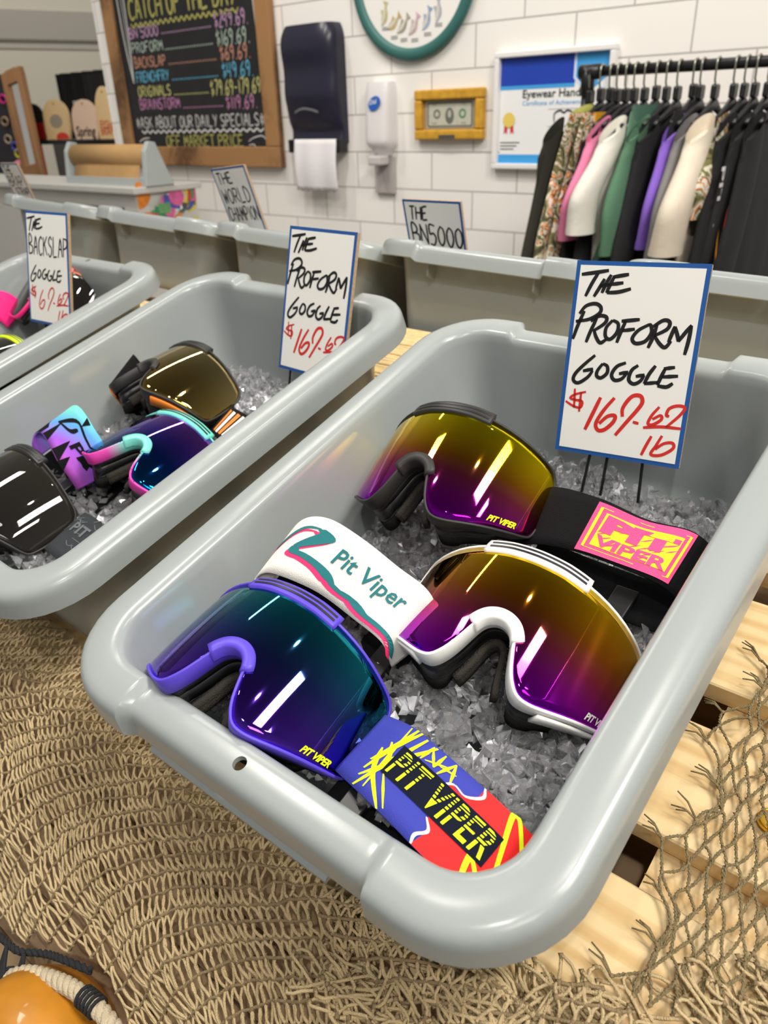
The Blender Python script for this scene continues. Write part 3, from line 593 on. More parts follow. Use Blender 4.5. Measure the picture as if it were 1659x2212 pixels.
# --- mint goggles (second tub)
g = goggle('mint and pink speckled goggles with violet blue lens in second tub', frame((.981, .0, -.195), (-.024, .992, -.123), (-.199, .188, -.014)), M['mintfr'], M['mintfr'], M['mintfr'], LENS['ocean'], sc=1.)
b = MB(); rs = np.random.RandomState(2)
for k in range(60):
    i = rs.randint(len(OUT)); p = OUT[i]; c = cyl(p[0], p[1], .0010); d = rs.uniform(.0003, .0007)
    b.add([c+Vector((d*math.cos(a), d*math.sin(a), .0001)) for a in np.linspace(0, 6.28, 7)[:-1]], [tuple(range(6))])
b.build('paint_specks', M['speck'], g)
strapg = ramp_mat('violet_mint_elastic', [(0, (.75, .12, .62)), (.35, (.36, .10, .72)), (.55, (.10, .35, .75)), (.72, (.16, .66, .58)), (1, (.16, .70, .58))], axis='Y', lo=-.065, hi=.012, rough=.8, metal=0)
st, at = strap(g, [(-0.236, .168, -0.046), (-0.240, .166, -0.028), (-0.256, .170, -0.010), (-0.276, .177, 0.000), (-0.298, .183, 0.002), (-0.316, .182, -0.004), (-0.326, .176, -0.016), (-0.322, .170, -0.031)], [(-0.264, .128, -0.054), (-0.266, .128, -0.040), (-0.276, .130, -0.026), (-0.294, .137, -0.018), (-0.320, .146, -0.014), (-0.340, .148, -0.018), (-0.350, .142, -0.030), (-0.344, .138, -0.044)], strapg)
b = MB()
poly(b, [(.70, 0), (1, 0), (1, 1), (.62, 1), (.60, .78), (.74, .5), (.83, .2), (.80, .0)], at, 0, .0004)
for P_ in ([(.40, .0), (.34, .02), (.38, .2)], [(.12, .62), (.16, .35), (.22, .62)], [(.30, .98), (.36, .55), (.42, .98)], [(.22, 1), (.27, .72), (.31, 1)], [(.50, .98), (.53, .50), (.58, .98)]): poly(b, P_, at, 0, .0005, 3)
ribbon(b, [(.56, .55), (.44, .22), (.30, .25), (.18, .30)], .045, lambda x, y: at(x, y, .0006), 0); ribbon(b, [(.56, .55), (.42, .45), (.38, .30)], .04, lambda x, y: at(x, y, .0006), 0)
vs, fs = text_mesh('Pit', 1., bold=.03, shear=.2); xs = [v[0] for v in vs]; b.add([at(.34-.22*x/max(xs), .62-.32*y, .0008) for x, y in vs], fs, 0)
b.build('strap_print', [M['black_fab']], st, world=True)
strap(g, [(-0.324, .172, -0.034), (-0.299, .168, -0.050), (-0.269, .165, -0.060), (-0.234, .162, -0.064)], [(-0.344, .138, -0.046), (-0.309, .130, -0.064), (-0.276, .126, -0.072), (-0.240, .124, -0.072)], M['black_fab'], name='strap_underside')
clasp(g, (-.285, .128, -.056))

# --- bronze goggles (second tub)
g = goggle('black goggles with bronze mirrored lens and orange side vents', frame((.990, -.006, .12), (.011, .998, -.057), (-.310, .290, -.010)), M['blackfr'], M['blackfr'], M['blackfr'], LENS['bronze'], outrig=M['orange'], sc=1.)
st, at = strap(g, [(-.222, .305, -.056), (-.205, .293, -.05), (-.172, .286, -.050), (-.140, .276, -.056)], [(-.212, .262, -.058), (-.195, .251, -.052), (-.171, .245, -.052), (-.138, .235, -.06)], M['black_fab'])
b = MB()
for k in range(7): poly(b, [(.3+.09*k, .1), (.36+.09*k, .12), (.33+.09*k, .9), (.27+.09*k, .88)], at, k % 2, .0006, 3)
b.build('strap_print', [M['orange'], M['white']], st, world=True)
strap(g, [(-.350, .300, -.056), (-.362, .300, -.034), (-.372, .300, -.020), (-.379, .298, -.032)], [(-.345, .258, -.060), (-.356, .258, -.042), (-.368, .258, -.032), (-.377, .258, -.044)], M['black_fab'], name='strap_loop')

# --- black smoke goggles (second tub, cut by the frame)
g = goggle('black goggles with dark smoke lens at the front of second tub', frame((.997, -.028, .078), (.031, .999, -.037), (-.300, .070, .000)), M['blackfr'], M['black_pl'], M['blackfr'], LENS['smoke'], logo=(.040, -.0340, .030, .0085, mat('grey_print', (.35, .35, .35), .5), .28), sc=1.)
st, at = strap(g, [(-.218, .104, -.052), (-.205, .104, -.042), (-.182, .104, -.044), (-.158, .102, -.050), (-.134, .098, -.060)], [(-.218, .060, -.056), (-.205, .057, -.046), (-.182, .055, -.048), (-.158, .052, -.054), (-.136, .049, -.064)], mat('charcoal_elastic', (.022, .026, .031), .85, bump=.3, bscale=1400))
b = MB(); rs = np.random.RandomState(9)
for k in range(26):
    x, y = rs.uniform(.08, .9), rs.uniform(.05, .9); ribbon(b, [(x, y), (x+.05, y+rs.uniform(-.1, .1)), (x+.11, y+rs.uniform(-.1, .12))], .012, lambda x_, y_: at(x_, y_, .0005), 0)
vs, fs = text_mesh('PIT', 1., bold=.03); b.add([at(.30+.16*x, .45-.30*y, .0007) for x, y in vs], fs, 0)
b.build('strap_print', mat('dim_grey_print', (.10, .115, .125), .7), st, world=True)

# --- pink framed and neon vented goggles (third tub)
g = goggle('pink framed goggles with yellow corner behind the sixty nine dollar sign', frame((.965, .20, -.06), (-.15, .90, .42), (-.722, .386, -.026)) @ Matrix.Diagonal((.97, .97, .5, 1)), M['pinkfr'], M['pinkfr'], M['pinkfr'], LENS['smoke'])
strap(g, [(-.800, .385, -.062), (-.808, .380, -.038), (-.816, .365, -.024), (-.821, .345, -.020), (-.822, .325, -.03)], [(-.796, .345, -.074), (-.803, .338, -.054), (-.812, .322, -.042), (-.818, .300, -.038), (-.820, .285, -.045)], mat('neon_pink_elastic', (.92, .012, .22), .7))
g = goggle('black goggles with neon yellow brow vent in third tub', frame((.996, -.001, -.093), (-.009, .994, -.107), (-.586, .222, -.006)), M['blackfr'], M['neon'], M['blackfr'], LENS['smoke'], sc=.94)

ice('crushed clear ice around the yellow, white and violet goggles', Matrix.Identity(4) @ DECK, surf1, 6200, smin=.0045, smax=.0100, seed=1)
surf2 = lambda u, v: -.050-.125*v+.006*math.sin(u*27+2)*math.cos(v*25)
ice('crushed clear ice around the mint and bronze goggles', T2m, surf2, 5000, smin=.0042, smax=.0092, big=20, seed=2)
ice('crushed clear ice behind the neon yellow vent in third tub', T3m, surf2, 1400, smin=.0042, smax=.009, us=(.06, .288), vs_=(.1, .42), big=10, seed=3)

# ------------------------------------------------------------------ price signs
S1 = dict(C=[(235, 72), (1243, 105), (990, 1645), (62, 1492)])
def homog(src):
    dst = [(0, 0), (1, 0), (1, 1), (0, 1)]; A = []
    for (x, y), (u, v) in zip(src, dst): A.append([x, y, 1, 0, 0, 0, -u*x, -u*y, -u]); A.append([0, 0, 0, x, y, 1, -v*x, -v*y, -v])
    return np.linalg.svd(np.array(A, float))[2][-1].reshape(3, 3)
H1 = homog(S1['C'])
def n1(p): q = H1 @ np.array([p[0], p[1], 1.]); return (q[0]/q[2], 1-q[1]/q[2])
THE = [[(268, 178), (370, 165), (472, 150)], [(395, 165), (345, 245), (295, 342)], [(440, 212), (400, 280), (358, 345)], [(490, 182), (450, 250), (418, 318)], [(400, 268), (480, 255)], [(500, 200), (560, 190), (622, 180)], [(512, 196), (480, 258), (452, 318)], [(480, 255), (580, 243)], [(455, 316), (540, 312), (636, 288)]]
PROF_ = [[(288, 452), (240, 555), (200, 662)], [(250, 472), (300, 415), (370, 398), (410, 425), (400, 470), (320, 515), (222, 530)], [(380, 508), (335, 600), (298, 688)], [(335, 530), (400, 490), (452, 500), (440, 545), (350, 605)], [(360, 600), (375, 650), (405, 692), (452, 665)], [(500, 522), (450, 580), (445, 645), (480, 665), (530, 615), (540, 550), (500, 522)], [(565, 530), (630, 525), (702, 518)], [(598, 528), (560, 610), (528, 692)], [(570, 602), (665, 590)], [(775, 555), (690, 600), (645, 660), (670, 697), (740, 682), (788, 620), (785, 565), (770, 555)], [(830, 558), (800, 650), (762, 732)], [(800, 572), (880, 525), (925, 540), (905, 592), (805, 642)], [(810, 640), (850, 702), (890, 728), (935, 680)], [(965, 570), (940, 630), (915, 690)], [(965, 572), (985, 650), (990, 685)], [(988, 685), (1040, 620), (1090, 562)], [(1088, 566), (1065, 680), (1035, 785)]]
GOGG = [[(368, 785), (290, 850), (220, 920), (203, 970), (240, 992), (310, 950), (348, 900)], [(275, 903), (352, 888)], [(425, 848), (385, 900), (378, 940), (410, 955), (455, 920), (458, 870), (425, 848)], [(598, 842), (530, 870), (490, 930), (510, 972), (562, 965), (605, 920)], [(545, 925), (615, 912)], [(690, 862), (640, 900), (618, 970), (655, 1002), (705, 980), (733, 938)], [(670, 945), (738, 934)], [(820, 865), (770, 930), (733, 1002)], [(733, 1000), (840, 990)], [(880, 888), (965, 878)], [(892, 888), (860, 950), (832, 1012)], [(860, 950), (988, 944)], [(832, 1016), (900, 1025), (948, 998)]]
DOL = [[(298, 1060), (215, 1080), (180, 1105), (215, 1120), (268, 1132), (255, 1178), (200, 1165), (145, 1128)], [(215, 1035), (208, 1180)], [(262, 1060), (245, 1210)]]
P169 = [[(408, 1102), (345, 1230), (288, 1345)], [(512, 1106), (430, 1200), (372, 1295), (385, 1348), (435, 1345), (500, 1290), (515, 1242), (460, 1245), (395, 1300)], [(570, 1248), (575, 1180), (640, 1098), (705, 1092), (720, 1140), (680, 1200), (600, 1290), (515, 1388)]]
P6969 = [[(450, 1110), (370, 1200), (322, 1295), (345, 1348), (400, 1340), (450, 1280), (450, 1242), (400, 1250), (345, 1300)], [(560, 1240), (560, 1180), (630, 1105), (690, 1100), (700, 1150), (650, 1220), (570, 1300), (500, 1385)]]
REST = [[(648, 1288), (692, 1300)], [(848, 1175), (790, 1240), (762, 1300), (800, 1308), (862, 1270), (855, 1240), (795, 1268)], [(922, 1245), (900, 1238), (920, 1190), (980, 1168), (1038, 1182), (1000, 1240), (895, 1330)], [(725, 1330), (860, 1325), (1008, 1340)], [(788, 1395), (745, 1470), (710, 1538)], [(868, 1392), (820, 1470), (782, 1532), (860, 1538), (948, 1490), (945, 1448), (880, 1452), (815, 1495)]]
SW_, SH_ = .1016, .1524
def sign(label, mtx, draw, stakes, stake_len, group=None, layers=2):
    r = thing('price_sign', label, 'sign', mtx, group); w, h = SW_, SH_; t = .0045
    b = MB(); b.box((0, 0, -t/2-.0006), (w-.0006, h-.0006, t)); o = b.build('cardboard_backing', M['card'], r)
    b = MB(); b.box((0, 0, -.0003), (w, h, .0006)); pf = b.build('printed_border', M['blueb'], r)
    b = MB(); bw = .0034; b.box((0, 0, .00015), (w-2*bw, h-2*bw, .0004)); b.build('sign_face', M['paper'], r)
    b = MB(); mp = lambda x, y: Vector(((x-.5)*w, (y-.5)*h, .0005))
    draw(b, mp); b.build('lettering', [M['ink'], M['redink']], r)
    for x, lean in stakes:
        b = MB(); b.tube([(x*w, -h*.30, -t-.0018), (x*w+lean, -h/2-stake_len, -t-.0018)], .0013, 8); b.build('stake', M['black_pl'], r)
    return r
def strokes(b, mp, sets, w, mi):
    for s in sets: ribbon(b, [n1(p) for p in s], w, (lambda x, y: mp(x, y)), mi, taper=.7)
def mpw(mp, asp=SH_/SW_): return mp
def draw169(b, mp):
    # brush widths are in units of the sign's width
    f = lambda x, y: mp(x, y/1.5)
    for s in THE+PROF_+GOGG: ribbon(b, [(n1(p)[0], n1(p)[1]*1.5) for p in s], .030, f, 0, taper=.75)
    for s in DOL: ribbon(b, [(n1(p)[0], n1(p)[1]*1.5) for p in s], .021, f, 1, taper=.8)
    for s in P169+REST: ribbon(b, [(n1(p)[0], n1(p)[1]*1.5) for p in s], .032 if s in P169 else .025, f, 1, taper=.8)
def draw69(b, mp):
    f = lambda x, y: mp(x, y/1.5)
    for s in THE+GOGG: ribbon(b, [(n1(p)[0]*.95, n1(p)[1]*1.5) for p in s], .028, f, 0, taper=.75)
    hand(b, 'BACKSLAP', .06, 1.0, .93, .25, .025, f, 0, slope=.0, shear=.06)
    for s in DOL+P6969+REST: ribbon(b, [(n1(p)[0], n1(p)[1]*1.5) for p in s], .024, f, 1, taper=.8)
def sgn_m(x, y, tl=None, ctr=None):
    x = Vector(x).normalized(); z = x.cross(Vector(y)).normalized(); y = z.cross(x)
    c = Vector(ctr) if ctr is not None else Vector(tl)+x*SW_/2-y*SH_/2
    return Matrix(((x.x, y.x, z.x, c.x), (x.y, y.y, z.y, c.y), (x.z, y.z, z.z, c.z), (0, 0, 0, 1)))
GS = 'hand lettered price signs'
d1 = .643; c1 = CAM_LOC+Vector((-.354, .891, -.279))*d1
sign('largest price sign, standing in the nearest tub on three black stakes', sgn_m((.994, .100, .040), (-.06, .206, .977), ctr=c1), draw169, [(-.19, -.006), (-.06, -.003), (.20, .002)], .034, GS)
d2 = .851; c2 = CAM_LOC+Vector((-.687, .695, -.209))*d2
sign('price sign in the second tub, beyond the bronze goggles', sgn_m((.998, -.06, -.003), (.016, .22, .975), ctr=c2), draw169, [(-.37, 0), (-.15, 0), (.2, 0)], .04, GS)
d3 = 1.13; c3 = CAM_LOC+Vector((-.877, .456, -.147))*d3
sign('price sign in the third tub, in front of the pink frame', sgn_m((.999, .053, 0), (-.008, .199, .98), ctr=c3) @ Matrix.Scale(.922, 4), draw69, [(-.22, 0), (.05, 0), (.25, 0)], .04, GS)
def drawBN(b, mp):
    f = lambda x, y: mp(x, y/1.5)
    hand(b, 'THE', .09, .42, 1.22, .19, .030, f, 0, shear=.1); hand(b, 'BN5000', .09, .99, .88, .28, .032, f, 0, slope=-.03, shear=.0); hand(b, 'GOGGLE', .12, .95, .56, .20, .030, f, 0)
def drawWC(b, mp):
    f = lambda x, y: mp(x, y/1.5)
    hand(b, 'THE', .10, .55, 1.24, .18, .030, f, 0); hand(b, 'WORLD', .08, .92, .92, .24, .030, f, 0); hand(b, 'CHAMPION', .07, .99, .62, .23, .028, f, 0)
def drawBR(b, mp):
    f = lambda x, y: mp(x, y/1.5)
    hand(b, 'THE', .08, .55, 1.26, .18, .030, f, 0); hand(b, 'BRAP', .10, .92, 1.0, .22, .030, f, 0); hand(b, 'STRAP', .25, .98, .80, .16, .034, f, 0)
sign('small blue edged sign leaning in the back row, nearest the clothes rack', sgn_m((1, 0, .0), (-.10, -.25, .96), tl=(-.336, .75, .192)), drawBN, [(-.25, 0), (.2, 0)], .05, GS)
sign('small slanted three line sign in the back row, below the chalkboard', sgn_m((.985, -.12, .09), (-.22, -.22, .95), tl=(-.759, .75, .225)), drawWC, [(-.25, 0), (.2, 0)], .045, GS)
sign('small slanted sign in the back row at the left edge', sgn_m((.98, -.1, .02), (-.22, -.22, .95), tl=(-1.537, .76, .226)), drawBR, [(-.25, 0), (.2, 0)], .045, GS)

# ------------------------------------------------------------------ fishing nets
P0 = np.array(dk(0, -.030, -.1215)); ES = np.array([0, -.5, -.866]); NS = np.array([0, -.866, .5])
def net_pt(u, t):
    bump = .0035*math.sin(u*60+t*40)+.003*math.sin(u*23-t*70)
    if t >= 0: k = min(1, t/.03); p = P0+np.array([u, 0, 0])+ES*t+NS*(.003+bump*.8)
    else: p = np.array(dk(u, -.030-t, -.1215+.004+abs(bump)*.8+max(0, -t-.02)*.25))
    return p
def g_(t): return .128*max(0., 1-t/.122)**1.75 if t < .122 else -.02*(t-.122)/.05
def net_mesh(rows, cols, pos, rad, kn, seg=4, sides=5, skip=.0, rs=np.random.RandomState(4), wig=.0012, drift=None, rowlink=False):
    K = {}; b = MB()
    for i in range(rows):
        for j in range(cols):
            p = pos(i, j+.5*(i % 2))
            if p is not None: K[i, j] = np.array(p)+rs.normal(size=3)*.0006
    for (i, j), p in K.items():
        b.add([p+kn*np.array(v)*rs.uniform(.8, 1.2) for v in ((1, 0, .2), (-1, .1, 0), (0, 1, 0), (.1, -1, .1), (0, 0, 1), (0, 0, -1))], [(0, 2, 4), (2, 1, 4), (1, 3, 4), (3, 0, 4), (2, 0, 5), (1, 2, 5), (3, 1, 5), (0, 3, 5)], 1, True)
        m_ = drift(i, j+.5*(i % 2)) if drift else 0
        if rowlink and (i, j+1) in K:
            q = K[i, j+1]
            if np.linalg.norm(q-p) < .012: b.tube([p, (p+q)/2+np.array([0, -.0006, .0008]), q], .0011, 5, 1, caps=False)
        for dj in ((m_-1, m_) if i % 2 == 0 else (m_, m_+1)):
            q = K.get((i+1, j+dj))
            if q is None or rs.uniform() < skip: continue
            d = q-p; ln = np.linalg.norm(d)
            if ln > .05: continue
            sd = np.cross(d, (0, -.5, .8)); sd = sd/(np.linalg.norm(sd)+1e-9); a1, a2 = rs.normal()*wig, rs.normal()*wig; out = np.array([0, -.4, .8])
            pts = [p+d*t+sd*(a1*math.sin(math.pi*t)+a2*math.sin(2*math.pi*t)+(.0011 if dj-m_ else -.0011)*math.sin(math.pi*t))+out*(.0011*math.sin(math.pi*t)+rs.normal()*.0003) for t in np.linspace(0, 1, seg+1)]
            b.tube(pts, rad*rs.uniform(.85, 1.15), sides, 0, caps=False)
    return b
DU, DS = .0195, .0070
tt_ = np.linspace(-.055, .19, 400); gg_ = np.array([g_(t) for t in tt_]); ss_ = np.concatenate([[0], np.cumsum(np.hypot(np.diff(tt_), np.diff(gg_)))])
def row_t(j): return float(np.interp(j*DS, ss_, tt_)) if 0 <= j*DS <= ss_[-1] else None
def pos1(i, j):
    t = row_t(j)
    if t is None: return None
    u = -.50+i*DU+g_(t)
    if u < -.42 or u > .50 or t > .185 or t > np.interp(u, [-.3, -.112, -.073, -.042, -.021, .008, .05, .07], [.22, .186, .176, .157, .148, .137, .140, .185]): return None
    if t < -.03 and -.03 < u < .31: t = -.03-(t+.03)*.1
    return net_pt(u, t)
def drift(i, j):                     # how far the twine runs along a row before it meets the next one
    t = row_t(j); d = (g_(t+.002)-g_(t-.002))/.004
    return int(round(DU*max(0, -d)/math.sqrt(1+d*d)/DS))
b = net_mesh(54, int(ss_[-1]/DS)+2, pos1, .00106, .0023, wig=.0004, seg=6, drift=drift, rowlink=True)
tag(b.build('fishing_net', [M['net'], M['knot']]), 'tan knotted fishing net draped over the front of the display', 'net')
# second net, twisted greenish twine on the bare slats at right
def tw_net():
    b = MB(); rs = np.random.RandomState(12); K = {}
    for i in range(19):
        for j in range(10):
            v = .275-i*.0132; u = .327+(j+.5*(i % 2))*.0088+.012*(1-sstep(.05, .25, v))*.6+(.010*math.sin(i*.9) if j == 0 else 0)
            K[i, j] = np.array(dk(u+rs.normal()*.001, v+rs.normal()*.0015, -.1245+rs.uniform(.0005, .006)))
    for (i, j), p in K.items():
        b.add([p+.0017*np.array(v)*rs.uniform(.8, 1.3) for v in ((1, 0, .2), (-1, .1, 0), (0, 1, 0), (.1, -1, .1), (0, 0, 1), (0, 0, -1))], [(0, 2, 4), (2, 1, 4), (1, 3, 4), (3, 0, 4), (2, 0, 5), (1, 2, 5), (3, 1, 5), (0, 3, 5)], 1, True)
        for dj in ((-1, 0) if i % 2 == 0 else (0, 1)):
            q = K.get((i+1, j+dj))
            if q is None: continue
            d = q-p; sd = np.array([d[1], -d[0], 0]); sd = sd/(np.linalg.norm(sd)+1e-9); a = rs.normal()*.0014
            for ph in (0, math.pi):
                pts = [p+d*t+sd*(a*math.sin(math.pi*t)+.0006*math.cos(t*20+ph))+np.array([0, 0, .0012*math.sin(math.pi*t)+.0006*math.sin(t*20+ph)]) for t in np.linspace(0, 1, 10)]
                b.tube(pts, .00062, 5, 0, caps=False)
        if j == 0 and i % 2 == 0:
            for k in range(3):
                e_ = p+np.array(dk(-.010-rs.uniform(0, .006), rs.uniform(-.002, .010), rs.uniform(.0, .005))); b.tube([p, (p+e_)/2+np.array([0, .001, .002]), e_], [.0007, .0006, .0004], 4, 0)
    return b
tag(tw_net().build('fishing_net', [mat('olive_twine', (.28, .22, .11), .9, noise=.4, nscale=400, bump=.8, bscale=2000), M['knot']]), 'olive twisted twine net with frayed ends on bare pine slats', 'net')
# heap of loose net in the front right corner
b = MB(); rs = np.random.RandomState(21)
for k in range(330):
    u = rs.uniform(.19, .47); vmax = .006+.10*max(0, (u-.29)/.14); v = rs.uniform(-.06, vmax); w = -.1245+rs.uniform(0, .011)*(1-abs(v-vmax/2)/.09)
    a = rs.normal()*.55-.30; la, lb = rs.uniform(.009, .019), rs.uniform(.0018, .0050); pts = []
    for q in np.linspace(0, 2*math.pi, 15)[:-1]:
        x, y = la*math.copysign(abs(math.cos(q))**.8, math.cos(q)), lb*math.sin(q)+.0012*math.sin(3*q+k)
        pts.append(dk(u+x*math.cos(a)-y*math.sin(a), v+x*math.sin(a)+y*math.cos(a), w+.0022*math.sin(q*2+k)+rs.uniform(0, .0004)))
    b.tube(pts, .00105, 5, 0, closed=True)
    for p in (np.array(pts[0]), np.array(pts[7])):
        b.add([p+.0021*np.array(v_) for v_ in ((1, 0, .2), (-1, .1, 0), (0, 1, 0), (.1, -1, .1), (0, 0, 1), (0, 0, -1))], [(0, 2, 4), (2, 1, 4), (1, 3, 4), (3, 0, 4), (2, 0, 5), (1, 2, 5), (3, 1, 5), (0, 3, 5)], 1, True)
tag(b.build('loose_net', [M['net'], M['knot']]), 'heap of loose tan netting below the nearest tub corner', 'net')
# float, rope, black selvedge
def sl(u, t, n=0.): return Vector(P0+np.array([u, 0, 0])+ES*t+NS*n)
fl = thing('fishing_float', 'large ochre fishing float ringed by rope at the bottom left', 'float', Matrix.Translation(sl(-.010, .222, .012)))
b = MB(); b.grid(lambda i, j: Vector((.066*math.sin(math.pi*j)*math.cos(2*math.pi*i), .058*math.sin(math.pi*j)*math.sin(2*math.pi*i), .060*math.cos(math.pi*j))), 40, 24, closed_u=True); recalc(b.build('float_body', M['float'], fl))
rp = thing('hemp_rope', 'thick hemp rope with black lashings arching over the ochre float', 'rope')
path = catmull([sl(-.115, .255, .012), sl(-.084, .214, .012), sl(-.053, .182, .013), sl(-.020, .164, .013), sl(.012, .154, .012), sl(.044, .153, .010), sl(.078, .164, .008)], 26)
b = MB(); n = len(path)
for ph in range(3):
    pts = []
    for i, p in enumerate(path):
        d = path[min(i+1, n-1)]-path[max(i-1, 0)]; d = d/np.linalg.norm(d); a1 = np.cross(d, NS); a1 /= np.linalg.norm(a1); a2 = np.cross(d, a1); q = i*.42+ph*2.094; pts.append(Vector(p+(a1*math.cos(q)+a2*math.sin(q))*.0030))
    b.tube(pts, .0036, 8)
b.build('rope_strands', M['rope'], rp)
for i0 in (28, 108):
    b = MB()
    for k in range(5):
        p = path[i0+k*3]; d = path[i0+k*3+1]-path[i0+k*3-1]; d /= np.linalg.norm(d); a1 = np.cross(d, NS); a1 /= np.linalg.norm(a1); a2 = np.cross(d, a1)
        b.tube([Vector(p+(a1*math.cos(q)+a2*math.sin(q))*.0072) for q in np.linspace(0, 6.283, 13)[:-1]], .0014, 5, closed=True)
    b.build('lashing', M['tar'], rp)
b = MB(); pp = catmull([sl(-.16, .205, .006), sl(-.112, .188, .006), sl(-.097, .183, .007), sl(-.073, .178, .007), sl(-.042, .160, .007), sl(-.021, .151, .007), sl(.010, .140, .006)], 16)
for ph in (0, 3.14): b.tube([Vector(p)+Vector((0, .0012*math.cos(i*.9+ph), .0016*math.sin(i*.9+ph))) for i, p in enumerate(pp)], .0019, 6)
for k in range(3):
    b.tube([Vector(p) for p in catmull([sl(-.085, .180, .010), sl(-.080+.006*k, .195, .014+.002*k), sl(-.070, .206, .016), sl(-.060+.004*k, .190, .014), sl(-.062, .172, .010)], 6)], .0016, 5)
tag(b.build('black_cord', M['tar']), 'black cord edging along the bottom hem of the net', 'cord')
co = MB(); c = dk(.3715, .165, -.1255); co.tube([c, c+Vector((0, 0, .0018))], .0095, 24, smooth=False); co.tube([c+Vector((0, 0, .0018))+Vector((.0085*math.cos(a), .0085*math.sin(a), 0)) for a in np.linspace(0, 6.283, 25)[:-1]], .0008, 5, closed=True)
tag(co.build('gold_coin', M['gold']), 'gold coin under the olive net at the right edge', 'coin')

# ------------------------------------------------------------------ wall things
def onw(x, z, d=0.): return Vector((x, YW-d, z))
# chalkboard
cb = thing('chalkboard', 'black chalkboard menu in a rustic wooden frame on the tile wall', 'chalkboard', Matrix.Translation(onw(-2.495, .75)))
X0, X1, Z0, Z1 = -3.012, -1.978, .128, 1.42; fwid = .075
b = MB(); b.box((0, -.010, (Z0+Z1)/2-.75), (X1-X0-2*fwid+.01, .012, Z1-Z0-2*fwid+.01)); b.build('slate', mat('slate_black', (.012, .012, .013), .75, noise=.4, nscale=14), cb)
for nm, c_, d_ in (('frame_rail', ((X0+X1)/2+2.495, -.016, Z0+fwid/2-.75), (X1-X0, .03, fwid)), ('frame_rail', ((X0+X1)/2+2.495, -.016, Z1-fwid/2-.75), (X1-X0, .03, fwid)), ('frame_stile', (X0+fwid/2+2.495, -.016, (Z0+Z1)/2-.75), (fwid, .03, Z1-Z0-2*fwid)), ('frame_stile', (X1-fwid/2+2.495, -.016, (Z0+Z1)/2-.75), (fwid, .03, Z1-Z0-2*fwid))):
    b = MB(); b.box(c_, d_); bevel(b.build(nm, M['frame_wood'], cb), .004)
CH = {}
def chalk(n, c): CH[n] = mat('chalk_'+n, c, .95, noise=.25, nscale=160)
for n_, c_ in dict(yellow=(.38, .36, .10), pink=(.42, .25, .42), mint=(.34, .42, .36), coral=(.46, .22, .15), blue=(.10, .36, .52), lemon=(.45, .44, .16), plum=(.42, .18, .34), white=(.55, .54, .53)).items(): chalk(n_, c_)
LINES = [("CATCH OF THE DAY", -2.834, -2.153, .683, .072, 'yellow', .010), ("BN 5000", -2.855, -2.648, .617, .037, 'pink', .006), ("$249.69.", -2.298, -2.10, .615, .050, 'pink', .006), ("PROFORM", -2.852, -2.631, .564, .037, 'mint', .006), ("$169.69.", -2.296, -2.101, .556, .050, 'mint', .006), ("BACKSLAP", -2.849, -2.626, .509, .038, 'coral', .006), ("$69.69.", -2.283, -2.104, .506, .048, 'coral', .006), ("FRENCHFRY", -2.851, -2.618, .455, .038, 'blue', .006), ("$49.69.", -2.281, -2.096, .446, .052, 'blue', .006), ("ORIGINALS", -2.854, -2.618, .400, .039, 'lemon', .006), ("$79.69-179.69.", -2.363, -2.05, .388, .052, 'lemon', .006), ("BRAINSTORM", -2.855, -2.568, .350, .040, 'plum', .006), ("$119.69.", -2.279, -2.091, .338, .046, 'plum', .006), ("*ASK ABOUT OUR DAILY SPECIALS*", -2.903, -2.059, .277, .043, 'white', .005), ("% OFF MARKET PRICE", -2.74, -2.194, .203, .044, 'yellow', .006)]
cm = lambda x, z: Vector((x+2.495, -.0170, z-.75))
for t_, a, b_, z_, h_, c_, w_ in LINES:
    b = MB(); hand(b, t_.replace('%', ' '), a, b_, z_, h_, w_, cm, jit=.03); b.build('chalk_writing', CH[c_], cb)
for a, b_, z_, c_ in ((-2.63, -2.31, .619, 'pink'), (-2.62, -2.31, .562, 'mint'), (-2.61, -2.30, .509, 'coral'), (-2.60, -2.30, .452, 'blue'), (-2.60, -2.37, .397, 'lemon'), (-2.55, -2.29, .347, 'plum')):
    b = MB(); n = int((b_-a)/.014)
    for k in range(n): x = a+(b_-a)*k/n; b.add([cm(x, z_), cm(x+.006, z_), cm(x+.006, z_+.006), cm(x, z_+.006)], [(0, 1, 2, 3)])
    b.build('chalk_dots', CH[c_], cb)
for a, b_, z_, c_, am in ((-2.83, -2.15, .662, 'yellow', .007), (-2.87, -2.07, .262, 'white', .005)):
    b = MB(); ribbon(b, [(a+(b_-a)*k/40, z_+am*(-1)**k) for k in range(41)], .007, cm, n=4, taper=1); b.build('chalk_wave', CH[c_], cb)
b = MB()
for xx, zt, zb in ((-2.885, .86, .452), (-2.052, .86, .45)):
    ribbon(b, [(xx-.022, zt), (xx-.012, .62), (xx+.01, zb)], .007, cm, taper=.9); ribbon(b, [(xx+.030, zt), (xx+.024, .62), (xx+.012, zb)], .007, cm, taper=.9); ribbon(b, [(xx+.006, zt), (xx+.010, .66), (xx+.011, zb+.03)], .004, cm)
ribbon(b, [(-2.165, .222), (-2.13, .235), (-2.08, .240), (-2.058, .215), (-2.075, .190), (-2.12, .195), (-2.135, .210), (-2.165, .208)], .005, cm); ribbon(b, [(-2.90, .222), (-2.865, .235), (-2.82, .238)], .005, cm)
b.build('chalk_drawing', CH['white'], cb)

